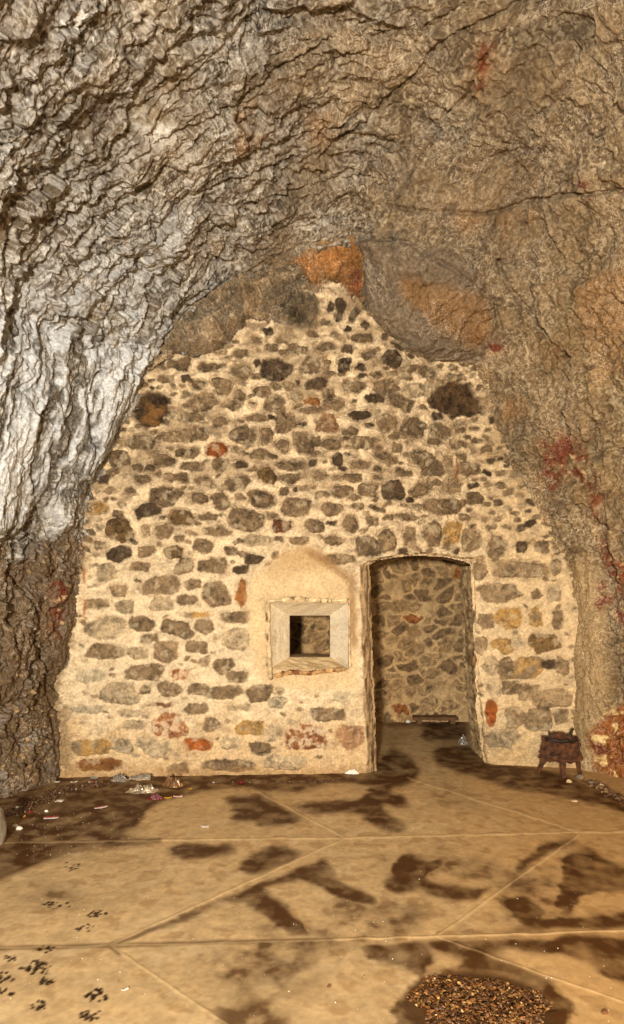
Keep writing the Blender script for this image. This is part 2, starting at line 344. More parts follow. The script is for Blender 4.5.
base = mixc(base, L(206, 172, 128), red*sst(.35, .6, fbm(BX*16, BY*16, BZ*16, 2, 118))*.8)
base = mixc(base, L(150, 92, 48), np.clip(blurred_red*sst(-.2, .5, tone), 0, 1)*.5)
base = mixc(base, L(140, 78, 14), np.clip(och*1.1, 0, 1)*.92)
base = mixc(base, L(232, 204, 140), och*sst(.2, .5, fbm(BX*9, BY*9, BZ*9, 3, 115))*.85)
base = mixc(base, L(104, 40, 10), och*sst(.15, .5, fbm(BX*6, BY*6, BZ*6, 3, 116))*.8)
wetm = np.clip(LOWL*.5+red*.4+och*.5+.25*sst(.2, .7, tone), 0, 1)
# the one rock surface, split where the vault springs from the two side walls
si = lambda s: int(np.searchsorted(sv, s))
cutL, cutR = si(dd[9]), si(dd[28])
for nm, a, b in (('wall_left', 0, cutL), ('ceiling', cutL, cutR), ('wall_right', cutR, NS-1)):
    sl = slice(a, b+1)
    struct(grid_mesh(nm, PD[sl], base[sl], wetm[sl], mat=M_rock, smooth=True))
del base, PD, PB, NR
# ================================================================== FRONT MASONRY WALL
xs = np.arange(-2.75, 2.80, .0066); zs = np.arange(-.12, 5.05, .0066)
X, Z = np.meshgrid(xs, zs); Y = wallY(X)
PX, PY = proj(X, Y, Z)
n1 = fbm(X*5, Z*5, 0, 4, 201); n2 = fbm(X*22, Z*22, 0, 3, 205); n3 = fbm(X*5, Z*5, 5, 4, 211); n4 = fbm(X*60, Z*60, 0, 2, 215)
tr = fbm(X*4+.5*n1, Z*16+1.2*n1, 0, 3, 220)
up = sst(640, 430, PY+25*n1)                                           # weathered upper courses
hgt = .012*n1+(.008+.010*up)*n2+(.004+.003*up)*n4+(.006+.010*up)*tr
col = np.broadcast_to(L(214, 192, 156), X.shape+(3,)).copy()
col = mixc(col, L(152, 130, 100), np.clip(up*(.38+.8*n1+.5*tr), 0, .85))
col = mixc(col, L(196, 160, 108), sst(690, 765, PY+30*n1)*.6)
col = mixc(col, L(190, 162, 116), sst(430, 520, PX+25*n1)*.45)
col = mixc(col, L(140, 118, 90), np.clip(sst(.1, .6, fbm(X*7, Z*12, 0, 5, 222))*(.25+.6*up), 0, 1))
col = col*np.clip(1+.20*n2+.14*n3+.20*n4, .4, 1.6)[..., None]
TY = {'g': (126, 105, 78), 'l': (168, 148, 116), 'd': (84, 68, 50), 'b': (112, 88, 56), 'o': (140, 94, 52), 'r': (112, 74, 48), 'R': (140, 78, 36), 'p': (148, 114, 82), 'y': (160, 128, 80), 'v': (140, 118, 88), 'w': (180, 164, 134), 'm': (150, 100, 64)}
ST = """139 441 23 15 g;119 459 20 17 g;137 468 12 8 g;143 479 20 9 g;163 459 20 12 g;166 497 31 18 g;175 477 23 10 g;145 510 28 14 d 12;103 479 12 10 d;112 472 14 8 g;173 436 22 12 g;96 509 18 11 y;164 378 14 9 g;178 364 22 9 g;197 383 12 8 g;183 452 18 8 g;191 466 18 9 g;130 490 12 7 g;117 514 12 8 g;193 415 20 9 g
277 369 31 20 d;271 347 14 9 g;298 347 21 8 g -8;327 345 18 8 g;241 353 16 9 g;241 371 20 12 g;221 385 19 17 v;198 383 14 9 g;208 366 22 9 g;184 364 12 12 g;262 390 16 11 g;276 386 10 9 v;289 386 11 10 g;317 383 21 12 d 20;311 364 18 15 g;328 363 8 8 g;257 363 6 9 d;298 382 5 5 d;240 394 12 10 g;202 403 28 15 g 15;232 404 18 10 g;253 404 8 8 v;276 404 20 15 g -15;311 401 19 9 o;329 392 14 9 g;190 416 24 10 g;220 421 18 9 g;257 417 23 8 g;286 423 21 18 g;327 424 23 18 p;315 410 28 7 g;266 435 13 15 g;243 435 24 18 g -30;202 433 16 13 g;187 436 14 10 g;216 450 20 15 R -15;305 442 21 20 g;282 446 13 12 g;259 454 19 9 g;331 444 18 11 g;291 465 30 11 g;337 459 10 14 d;190 453 18 10 g;190 466 24 8 g;220 465 16 12 g;240 464 14 7 d;267 475 19 15 b -45;238 482 28 13 g 10;291 478 21 9 g;320 474 18 10 g;203 480 18 9 g;259 495 22 12 g;217 496 14 7 g;183 478 8 8 g;322 494 16 7 g
347 348 10 9 d;345 364 13 16 d;368 354 15 10 g;361 366 10 10 d;392 357 20 17 d -30;411 355 9 5 d -45;397 345 14 5 d -40;427 371 18 10 g -20;377 375 15 7 g;409 368 20 7 g;355 386 22 11 g;388 386 22 14 g;374 398 20 9 d;401 402 29 13 g -20;334 404 22 12 g;360 414 22 9 d;369 425 9 5 d;387 422 20 15 g;351 430 13 9 g;415 427 28 19 g;441 430 20 14 v;436 441 16 7 g;459 444 16 8 v;366 443 28 13 g;379 449 10 10 g;396 448 12 9 g;386 457 23 12 g -20;419 458 31 14 g -8;434 468 20 17 g;450 463 9 13 v;361 464 19 9 g;405 473 19 8 g -20;352 477 20 9 g;378 477 12 6 g;453 485 18 15 g;393 489 22 20 d;421 490 22 12 g 40;368 490 18 14 g;342 491 23 11 g;465 468 12 14 g;348 453 6 4 d;316 441 10 10 g;418 390 28 14 l
471 468 18 12 g;475 498 17 11 g;445 507 40 17 g;331 509 22 12 g;358 507 13 8 g;351 524 17 15 g -40;373 522 13 12 g;332 524 8 4 d;405 517 28 7 g;335 540 22 10 g;369 546 23 20 g 8;388 541 17 22 v 8;411 537 12 20 g;433 535 18 28 g;453 534 18 22 y -6;471 541 18 23 v -8;339 560 32 12 v
220 501 17 16 g;199 498 16 12 g;262 500 23 15 g;295 506 28 19 g;284 492 10 8 g;240 497 12 8 g;248 520 36 20 g -10;216 532 30 9 g;281 526 19 14 r;315 526 19 12 g;332 523 10 4 d;185 518 14 14 g;256 540 29 11 l;204 546 20 13 g;230 550 13 9 g;254 559 19 11 d;298 541 18 8 g;213 566 25 15 g;185 565 13 14 g;241 570 17 9 d;275 556 6 8 g;268 564 5 5 g;193 584 16 12 g;217 595 26 24 g;241 594 10 26 o;186 600 20 10 g;195 615 28 5 y;240 617 34 12 g;208 516 18 8 g
181 517 24 14 b;119 530 27 23 b;163 531 18 15 g;145 530 9 12 g;100 545 12 9 g;119 554 23 15 d 12;146 551 17 12 g;173 551 18 13 b;140 567 20 10 g;183 567 20 14 g 20;159 585 38 17 g;107 573 20 17 l;118 591 19 12 g;96 604 24 9 v;126 607 18 12 l;161 603 23 14 l;142 623 24 16 g;178 628 30 16 g -20;105 629 40 22 l;204 627 18 16 g -20;205 567 15 12 g
149 639 18 9 g;104 651 38 14 g;136 654 20 12 l;167 653 24 21 g;197 647 20 14 g;205 661 12 7 g 35;187 658 5 5 g;146 672 38 15 g;180 675 18 10 m;92 676 28 12 w;120 693 38 20 l;145 691 9 9 g;170 689 24 14 g;201 690 24 12 g;160 705 24 5 r;196 708 26 11 g;87 709 34 9 w;130 714 24 8 l;133 725 22 9 l;170 725 34 22 m;197 745 27 11 R;154 747 34 17 l -12;122 745 20 15 l;92 748 36 16 y;100 764 40 12 o;178 768 24 10 g;236 641 25 23 l;224 665 20 14 g 30;236 676 22 12 g;259 692 26 17 g 10;224 692 42 13 g;278 692 12 8 l;327 714 32 14 g;278 702 18 12 w;240 708 26 6 l;250 727 26 14 y;212 725 16 14 g;275 732 16 17 l 15;230 742 19 14 l;259 748 22 14 g;308 738 40 24 m;350 738 26 22 p;229 766 48 12 g;285 763 38 14 l;294 722 12 7 l;344 697 20 10 w
522 547 11 10 d;498 546 17 24 g;542 548 14 14 g;558 549 10 10 v;481 571 16 17 g;522 570 52 17 v;556 568 12 16 v;503 593 43 17 v;537 594 11 11 g;554 593 14 15 l;471 617 8 14 g;486 622 14 17 g;507 618 25 21 y;536 617 13 18 y;558 620 11 18 g;545 644 30 18 b;504 646 22 14 y;480 646 14 16 v;517 644 12 12 l;472 658 10 18 o;526 668 34 20 y;505 668 14 20 g;550 664 16 9 d;562 666 12 20 v;490 666 15 18 l;538 718 26 23 v;515 718 22 20 v;552 697 36 18 v;528 692 22 18 v;491 713 12 24 R;510 688 20 14 g;561 716 14 18 v;503 740 30 20 l;494 692 14 14 l;480 560 8 8 v;475 735 14 22 l
340 305 11 12 d;339 316 8 8 d;331 305 8 10 d;354 314 8 14 d -30;335 333 10 6 g;362 337 22 9 g;385 337 8 7 d;348 328 8 6 d;365 325 8 9 d;325 322 9 7 g;268 331 12 8 d;256 339 10 7 g;282 339 12 7 g;313 334 12 6 g"""
stones = []
for row in ST.replace('\n', ';').split(';'):
    p = row.split(); stones.append((float(p[0]), float(p[1]), float(p[2]), float(p[3]), p[4], float(p[5]) if len(p) > 5 else 0))
HOLE = poly_mask([[(428, 402), (436, 388), (452, 380), (470, 384), (478, 398), (482, 412), (470, 416), (455, 415), (440, 410)], [(136, 400), (148, 390), (165, 394), (168, 410), (158, 425), (146, 428), (134, 418)]], 1)
KNOB = poly_mask([[(283, 312), (288, 300), (300, 292), (312, 294), (318, 304), (317, 326), (308, 331), (292, 330), (284, 322)]], 2)
BED = poly_mask([[(110, 385), (150, 371), (174, 352), (192, 356), (208, 353), (224, 344), (240, 329), (250, 318), (262, 322), (272, 319), (282, 326), (286, 306), (300, 292), (316, 293), (328, 280), (342, 284), (356, 303), (372, 318), (420, 350), (480, 350), (420, 150), (90, 150)]], 1)
BOUL = poly_mask([[(166, 352), (186, 326), (214, 300), (250, 288), (256, 304), (240, 328), (218, 346), (196, 354)]], 4)
DRK2 = poly_mask([[(262, 300), (276, 278), (292, 258), (310, 272), (318, 285), (300, 292), (284, 304), (280, 322), (264, 320)]], 3)
OCP = poly_mask([[(284, 262), (330, 244), (374, 234), (376, 262), (362, 300), (350, 290), (340, 280), (325, 279), (312, 286), (300, 268)]], 3)
REDP = poly_mask([[(352, 264), (364, 262), (360, 296), (350, 288)]], 3)
PLAS = poly_mask([[(248, 588), (262, 570), (272, 562), (284, 551), (298, 546), (312, 546), (320, 556), (334, 566), (348, 578), (356, 600), (356, 688), (300, 690), (262, 682), (250, 640)]], 3)
LEFTR = poly_mask([[(40, 400), (100, 470), (92, 500), (92, 560), (84, 590), (78, 640), (70, 700), (78, 770), (40, 790)]], 5)
BRN1 = poly_mask([[(348, 574), (356, 574), (357, 640), (350, 650)], [(300, 548), (322, 552), (350, 575), (346, 582), (330, 570), (312, 560)]], 2)
sx, sz = PX+2.2*n1+1.3*n2, PY+2.2*n3+1.3*n2
bed = (samp(BED, sx, sz) > .5)
hole, knob, plas = samp(HOLE, PX+3*n1+1.5*n2, PY+3*n3+1.5*n2), samp(KNOB, PX+2*n1, PY+2*n3), samp(PLAS, PX+.8*n1, PY+.8*n3)
smask = np.zeros_like(X); srim = np.zeros_like(X)
fa, fb, fpl, fid = worley(X*14+.6*n1, Z*18+.6*n3, 300)
ga, gb, gpl, gid = worley(X*34+.6*n1, Z*40+.6*n3, 310)
# small chinking stones between the larger ones of the upper courses
tk = [(a, b, (c+d)*.25) for a, b, c, d, *_ in stones]
rs = random.Random(5)
for _ in range(9000):
    a, b = rs.uniform(75, 575), rs.uniform(340, 760)
    if b < 560 and a < 110 and b < 470: continue
    r = rs.uniform(2.2, 4.2) if b < 560 else rs.uniform(1.4, 2.6)
    if 244 < a < 362 and 540 < b < 694: continue
    if 358 < a < 474 and b > 552: continue
    if b > 560 and rs.random() < .85: continue
    if all(math.hypot(a-q[0], (b-q[1])*1.25) > q[2]*1.25+r+1.5 for q in tk):
        tk.append((a, b, r)); stones.append((a, b, r*2.9, r*1.7, rs.choice('ggglvd' if b < 560 else 'glv'), rs.uniform(-20, 20)))
for k, (a, b, w, h, t, rot) in enumerate(stones):
    r_ = random.Random(k)
    x0, y0, z0 = wl(a, b); pad = max(w, h)*.75/F*6.2+.06
    i0, i1 = np.searchsorted(zs, z0-pad), np.searchsorted(zs, z0+pad); j0, j1 = np.searchsorted(xs, x0-pad), np.searchsorted(xs, x0+pad)
    sl = (slice(i0, i1), slice(j0, j1))
    if i1 <= i0 or j1 <= j0: continue
    ca, sn = math.cos(math.radians(rot)), math.sin(math.radians(rot))
    dx = (PX[sl]-a)+1.6*perlin(X[sl]*16, Z[sl]*16, k*.77, 230)+.9*perlin(X[sl]*45, Z[sl]*45, k*.5, 231); dy = -(PY[sl]-b)+1.6*perlin(X[sl]*16, Z[sl]*16, k*.77, 232)+.9*perlin(X[sl]*45, Z[sl]*45, k*.5, 233)
    w *= 1.12; h *= 1.14
    u, v = (dx*ca+dy*sn)/(w*.5), (-dx*sn+dy*ca)/(h*.5)
    ex = r_.uniform(2.6, 5)
    # a rough polygon: the rounded box cut by a few random edges
    d = (np.abs(u)**ex+np.abs(v)**ex)**(1/ex)
    for q in range(5):
        th = r_.uniform(0, 6.28); d = np.maximum(d, (u*math.cos(th)+v*math.sin(th))/r_.uniform(.74, 1.06))
    dp = (d-1)*min(w, h)*.5                                           # about pixels from the edge
    m = sst(.9, -.9, dp); U = up[sl]
    big = min(1, min(w, h)/12)
    c = L(*TY[t])*np.float32(r_.uniform(.82, 1.2))
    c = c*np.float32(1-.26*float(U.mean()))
    cc = c*np.clip(1+.30*n2[sl]+.28*n1[sl]+.40*(fid[sl]-.5)+.40*(gid[sl]-.5)+.25*n4[sl], .4, 1.8)[..., None]
    cc = mixc(cc, L(190, 172, 140), np.clip(sst(.15, .6, fbm(X[sl]*13, Z[sl]*13, k, 3, 240))*(.5 if t not in 'd' else .2), 0, 1))
    if t == 'm': cc = mixc(cc, L(206, 184, 150), sst(-.05, .3, n2[sl]+.4*n1[sl])*.75)
    if t == 'y': cc = mixc(cc, L(172, 132, 68), sst(.1, .5, n1[sl]+.5*n2[sl])*.65); cc = mixc(cc, L(120, 106, 84), sst(.0, -.5, n3[sl])*.8)
    if t in 'oR': cc = mixc(cc, L(112, 70, 36), sst(.1, .5, n3[sl])*.6)
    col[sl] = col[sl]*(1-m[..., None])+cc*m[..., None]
    bs = (r_.uniform(-.034, .016)*U+r_.uniform(-.006, .012)*(1-U))*big
    tilt = (u*r_.uniform(-1, 1)+v*r_.uniform(-1, 1))*.008*big
    body = bs+tilt+(.026*fpl[sl]+.018*gpl[sl])*(.5+.8*U)*big+.004*n4[sl]
    rim = np.exp(-(dp/1.3)**2)*(.008+.026*U)*big*r_.uniform(.2, 1.3)
    hgt[sl] = hgt[sl]*(1-m)+body*m-rim
    smask[sl] = np.maximum(smask[sl], m)
# plaster patch with its arched head around the small window
pc = np.broadcast_to(L(206, 180, 138), X.shape+(3,))*np.clip(1+.15*n1+.10*n2+.06*n4, .6, 1.3)[..., None]
pc = mixc(pc, L(180, 148, 102), sst(585, 552, PY+6*n1)*.7)  # browner toward the arched head, the arch band's shadow painted in
col = col*(1-plas[..., None])+pc*plas[..., None]; hgt = hgt*(1-plas)+(-.016+.006*n1+.003*n2)*plas
b1 = samp(BRN1, sx, sz); col = mixc(col, L(138, 104, 64), b1*.75)  # brown stain strip, and the arch band's shadow painted brown
# broken rough hollows where beams sat
hol = np.clip(hole*1.15, 0, 1)
hgt = hgt*(1-hol)+hol*(-.055+.045*fpl+.02*gpl+.02*n1)
col = col*(1-hol[..., None])+hol[..., None]*mixc(L(74, 57, 38)*np.clip(1+.9*(fid-.5)+.5*(gid-.5)+.4*n1, .35, 1.9)[..., None], L(130, 92, 50), sst(.15, .5, n3)*.7)  # dark colour stands in for the shade inside the hollows
kn = knob; hgt = hgt*(1-kn)+kn*(.06-.10*np.exp(-((PX-300)**2+(PY-318)**2)/26)+.06*fpl+.03*gpl)
col = col*(1-kn[..., None])+kn[..., None]*(L(98, 84, 64)*np.clip(1+.8*(gid-.5)+.4*n1, .4, 1.8)[..., None])
lr = samp(LEFTR, sx+3*n1, sz); col = mixc(col, L(128, 104, 72), np.clip(lr*sst(-.15, .35, n1+.4*n2), 0, 1)*.8); hgt += lr*(.02*fpl+.015*gpl)
rust = np.exp(-((PX-84)/1.6)**2)*sst(560, 572, PY)*sst(625, 612, PY)*sst(-.2, .2, n3)
rust = rust+np.exp(-((PX-457)/.9)**2)*sst(455, 460, PY)*sst(482, 476, PY)
col = mixc(col, L(150, 82, 22), np.clip(rust, 0, 1)*.8)
dirt = sst(760, 776, PY+5*n1)*sst(600, 380, PX); col = mixc(col, L(150, 110, 62), dirt*.5)
# bedrock seen between masonry and vault
rb = np.broadcast_to(L(130, 109, 80), X.shape+(3,))*np.clip(1+.35*n1+.25*n2+.3*(gid-.5), .45, 1.7)[..., None]
bo, d2, oc, rp = samp(BOUL, sx, sz), samp(DRK2, sx, sz), samp(OCP, sx, sz), samp(REDP, sx, sz)
rb = mixc(rb, L(124, 108, 86)*1.0, bo*.6); rb = mixc(rb, L(180, 160, 130), bo*sst(.3, .6, fbm(X*10, Z*14, 3, 3, 250))*.5)
rb = mixc(rb, L(92, 78, 58), d2*.7)
rb = mixc(rb, L(158, 108, 54), oc*.9); rb = mixc(rb, L(120, 80, 36), oc*sst(.1, .5, n1+.4*n2)*.5); rb = mixc(rb, L(132, 66, 30), rp*.8)
bp1, _, bpl, _b = worley(X*6+Z*2+.5*n1, Z*9-X*5+.5*n3, 330)
rb = mixc(rb, L(176, 156, 124), sst(.035, 0, np.abs(fbm(X*8+Z*3, Z*10-X*4, 2, 3, 331)))*.6)
rb = rb*np.clip(1+.75*(_b-.5)+.35*(fid-.5), .4, 1.7)[..., None]  # random facet tones painted in, as frontal light barely shades the relief
rh = .08*bpl+.04*fpl+.02*gpl+.03*n1+.01*n2+.24*bo*(1+.3*n1)+.05*d2-.06*oc+.01*n4
DOORL, DOORR = -.0, 0
# opening outlines in the wall plane
dxl = np.interp(Z, [0, 1.9], [wl(378, 768)[0], wl(370, 560)[0]]); dxr = np.interp(Z, [0, .5, 1.9], [wl(487, 757)[0]-.02, wl(477, 700)[0], wl(470, 570)[0]])
ZA = wl(415, 556)[2]; zs_l = wl(370, 562)[2]; xm = .5*(wl(371, 560)[0]+wl(470, 560)[0]); hw = .5*(wl(470, 560)[0]-wl(371, 560)[0])
ztop = zs_l-.055+(ZA-zs_l+.055)*np.sqrt(np.clip(1-((X-xm)/hw)**2*.92, 0, 1))
n_e = .012*perlin(X*9, Z*9, 0, 260)+.006*perlin(X*30, Z*30, 0, 261)
door = (X > dxl+n_e) & (X < dxr+n_e) & (Z < ztop+n_e*.5)
WX0, WX1, WZ0, WZ1 = wl(269, 600)[0], wl(348, 600)[0], wl(300, 669)[2], wl(300, 603)[2]
win = (X > WX0+.012) & (X < WX1-.012) & (Z > WZ0+.012) & (Z < WZ1-.012)
edge_d = np.minimum(np.abs(X-dxr), 9)
jb = sst(.105, .085, dxl-X+.02*n3)*(Z < ztop+.03)*(X < dxl+.1); js = fbm(X*26, Z*4, 0, 4, 265)
hgt = hgt*(1-jb)+jb*(-.05*sst(.10, 0, dxl-X)+.022*js+.008*n2)
col = col*(1-jb[..., None])+jb[..., None]*mixc(L(168, 140, 102)*np.clip(1+.5*js+.3*n2, .4, 1.5)[..., None], L(96, 74, 50), sst(.0, .5, js+.4*n3))
hgt -= .05*sst(.10, 0, np.abs(X-dxr))*(Z < ztop+.05)*sst(1.2, .2, Z)   # worn right arris
cut = door | win
cc_ = cut[:-1, :-1] | cut[1:, :-1] | cut[:-1, 1:] | cut[1:, 1:]
bc = bed[:-1, :-1]
Pm = np.stack([X, Y-hgt, Z], -1); Pb = np.stack([X, Y-rh, Z], -1)
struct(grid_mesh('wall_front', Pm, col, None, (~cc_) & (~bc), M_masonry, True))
edge = bed.copy()
bc2 = bed[:-1, :-1] | np.roll(bed, 3, 0)[:-1, :-1] | np.roll(bed, -3, 0)[:-1, :-1] | np.roll(bed, 3, 1)[:-1, :-1] | np.roll(bed, -3, 1)[:-1, :-1]
struct(grid_mesh('wall_bedrock', Pb, rb, np.zeros_like(X), bc2, M_rock, True))
# ------------------------------------------------------------------ door opening: jambs and arch
def strip(name, pts0, pts1, mat, n=14, amp=.01, seed=0, parent=None, sub=160):
    """a rough surface swept between two traced 3-D edge lines"""
    a, b = np.array(pts0, float), np.array(pts1, float)
    def rs_(p, k):
        d = np.r_[0, np.cumsum(np.linalg.norm(np.diff(p, axis=0), axis=1))]; t = np.linspace(0, d[-1], k)
        return np.stack([np.interp(t, d, p[:, i]) for i in range(3)], 1)
    a, b = rs_(a, sub), rs_(b, sub); w = np.linspace(0, 1, n)[None, :, None]
    P = a[:, None]*(1-w)+b[:, None]*w
    nn = np.cross(np.gradient(P, axis=0), np.gradient(P, axis=1)); nn /= np.linalg.norm(nn, axis=-1)[..., None]+1e-9
    q = amp*(fbm(P[..., 0]*12+P[..., 1]*9, P[..., 2]*12, seed, 3, 270+seed)+.7*fbm(P[..., 0]*40+P[..., 1]*31, P[..., 2]*40, seed, 2, 275))
    P = P+nn*q[..., None]
    v = np.clip(1+.45*fbm(P[..., 0]*9+P[..., 1]*7, P[..., 2]*9, seed, 4, 280), .4, 1.6)
    cl = np.broadcast_to(mat[1], P.shape)*v[..., None]
    cl = mixc(cl, mat[2], sst(.05, .5, fbm(P[..., 0]*6+P[..., 1]*7, P[..., 2]*14, seed+3, 3, 285)))
    return grid_mesh(name, P, cl, None, None, mat[0], True, parent)
door_o = struct(bpy.data.objects.new('door_1', None)); C.objects.link(door_o)
zz = np.linspace(-.05, 1.0, 2)
lx = lambda z: float(np.interp(z, [0, 1.9], [wl(378, 768)[0], wl(370, 560)[0]]))
rx = lambda z: float(np.interp(z, [0, .5, 1.9], [wl(487, 757)[0]-.02, wl(477, 700)[0], wl(470, 570)[0]]))
zl = [-.05, .3, .7, 1.1, 1.5, float(zs_l-.03)]
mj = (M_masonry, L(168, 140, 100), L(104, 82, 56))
TH = .55
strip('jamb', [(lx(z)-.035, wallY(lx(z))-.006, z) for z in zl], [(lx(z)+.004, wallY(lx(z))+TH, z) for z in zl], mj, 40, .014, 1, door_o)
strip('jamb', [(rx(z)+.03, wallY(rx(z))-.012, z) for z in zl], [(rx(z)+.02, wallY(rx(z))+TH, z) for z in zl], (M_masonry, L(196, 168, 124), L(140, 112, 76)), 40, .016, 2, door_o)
ta = np.linspace(0, math.pi, 30)
def arcp(off, dy, s=1.0): return [(xm-math.cos(t)*(hw*s), float(wallY(xm-math.cos(t)*hw))+dy, float(zs_l)-.055+(float(ZA)-float(zs_l)+.055)*math.sqrt(max(0, 1-math.cos(t)**2*.92))+off) for t in ta]
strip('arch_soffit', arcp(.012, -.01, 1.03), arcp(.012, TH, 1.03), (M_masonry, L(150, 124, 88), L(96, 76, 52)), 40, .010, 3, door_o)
# thin lip of render that follows the arch and the left arris
def lip(name, pts, r, mat, seed, parent):
    P = np.array(pts); 
    d = np.r_[0, np.cumsum(np.linalg.norm(np.diff(P, axis=0), axis=1))]; k = max(30, int(d[-1]/.012)); t = np.linspace(0, d[-1], k)
    P = np.stack([np.interp(t, d, P[:, i]) for i in range(3)], 1)
    tg = np.gradient(P, axis=0); tg /= np.linalg.norm(tg, axis=1)[:, None]
    yv = np.array([0, -1.0, 0]); nx = np.cross(tg, yv); nx /= np.linalg.norm(nx, axis=1)[:, None]
    th = np.linspace(0, 2*math.pi, 13)
    rr_ = r*(.9+.45*perlin(np.repeat(t[:, None], 13, 1)*24, np.cos(th)[None]*1.2+0*t[:, None], np.sin(th)[None]*1.2+0*t[:, None], 290+seed)+.6*perlin(np.repeat(t[:, None], 13, 1)*75, np.cos(th)[None]*2+0*t[:, None], np.sin(th)[None]*2+0*t[:, None], 291+seed))
    rr_[:, -1] = rr_[:, 0]; rr_[0] *= .2; rr_[-1] *= .2
    G = P[:, None]+rr_[..., None]*(np.cos(th)[None, :, None]*nx[:, None]+np.sin(th)[None, :, None]*yv[None, None]*.6)
    v = np.clip(1+.6*fbm(G[..., 0]*14, G[..., 2]*14, seed, 3, 295), .4, 1.5)
    cl = mixc(np.broadcast_to(mat[1], G.shape)*v[..., None], mat[2], sst(.1, .45, fbm(G[..., 0]*20, G[..., 2]*9, seed+2, 3, 296)))
    return grid_mesh(name, G, cl, None, None, mat[0], True, parent)
W3 = lambda px, py, dy=0: (lambda r: (r[0], r[1]+dy, r[2]))(wl(px, py))
lip('arch_lip', [W3(x, y, -.012) for x, y in ((360, 566), (372, 560), (388, 557), (408, 554), (425, 553), (445, 555), (462, 558), (482, 558))], .008, (M_masonry, L(170, 142, 102), L(92, 72, 50)), 1, door_o)
# ------------------------------------------------------------------ small splayed window
win_o = struct(bpy.data.objects.new('window_1', None)); C.objects.link(win_o)
YF, YB = float(wallY(0))-.022, float(wallY(0))+.33
ix0, ix1 = (289.5-CX)/F*YB, (330-CX)/F*YB; iz1, iz0 = H-(615.5-HZ)/F*YB, H-(657-HZ)/F*YB
def rough_quad(name, a, b, c, d, mat, n=50, m=40, amp=.004, seed=0, parent=None):
    a, b, c, d = [np.array(q, float) for q in (a, b, c, d)]
    u, v = np.meshgrid(np.linspace(0, 1, n), np.linspace(0, 1, m), indexing='ij')
    P = (a*(1-u)[..., None]+b*u[..., None])*(1-v)[..., None]+(d*(1-u)[..., None]+c*u[..., None])*v[..., None]
    nn = np.cross(b-a, d-a); nn /= np.linalg.norm(nn)
    q = amp*fbm(P[..., 0]*10+P[..., 1]*8, P[..., 2]*10+P[..., 1]*5, seed, 4, 300+seed)*np.minimum(1, 8*np.minimum(np.minimum(u, 1-u), np.minimum(v, 1-v)))
    P = P+nn*q[..., None]
    vv = np.clip(1+.10*fbm(P[..., 0]*8+P[..., 1]*6, P[..., 2]*8, seed, 4, 310), .5, 1.4)
    cl = mixc(np.broadcast_to(mat[1], P.shape)*vv[..., None], mat[2], sst(.25, .7, fbm(P[..., 0]*9+P[..., 1]*7, P[..., 2]*9, seed+4, 4, 311))*mat[3])
    return grid_mesh(name, P, cl, None, None, mat[0], True, parent)
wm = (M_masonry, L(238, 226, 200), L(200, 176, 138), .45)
o8 = [(WX0, YF, WZ0), (WX1, YF, WZ0), (WX1, YF, WZ1), (WX0, YF, WZ1)]; i8 = [(ix0, YB, iz0), (ix1, YB, iz0), (ix1, YB, iz1), (ix0, YB, iz1)]
for k, nm in ((1, 'window_reveal'), (2, 'window_reveal'), (3, 'window_reveal')):
    a, b = o8[k], o8[(k+1) % 4]; c, d = i8[(k+1) % 4], i8[k]
    rough_quad(nm, a, b, c, d, wm, seed=k, parent=win_o)
rough_quad('window_sill', o8[0], o8[1], i8[1], i8[0], (M_masonry, L(222, 198, 156), L(160, 128, 86), .8), amp=.016, seed=7, parent=win_o)
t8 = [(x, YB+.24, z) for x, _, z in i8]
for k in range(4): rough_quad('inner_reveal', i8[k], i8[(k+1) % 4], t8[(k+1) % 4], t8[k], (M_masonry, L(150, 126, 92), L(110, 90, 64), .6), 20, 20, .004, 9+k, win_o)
fr = (M_masonry, L(214, 190, 150), L(150, 120, 84))
lip('window_frame', [W3(x, y, -.010) for x, y in ((268, 601), (300, 600), (326, 601), (350, 600))], .012, fr, 11, win_o)
lip('window_frame', [W3(x, y, -.010) for x, y in ((268, 600), (268, 630), (269, 660), (271, 680))], .022, (M_masonry, L(200, 176, 136), L(120, 94, 64)), 12, win_o)
lip('window_frame', [W3(x, y, -.008) for x, y in ((349, 600), (349, 630), (350, 668))], .009, fr, 13, win_o)
lip('window_frame', [W3(x, y, -.012) for x, y in ((274, 676), (290, 672), (308, 673), (322, 671), (346, 669))], .020, (M_masonry, L(190, 150, 100), L(130, 84, 52)), 14, win_o)
# broken render above the window
lip('broken_render', [W3(x, y, -.014) for x, y in ((282, 600), (296, 598), (310, 600), (332, 601))], .020, (M_masonry, L(200, 176, 136), L(110, 88, 60)), 15, win_o)
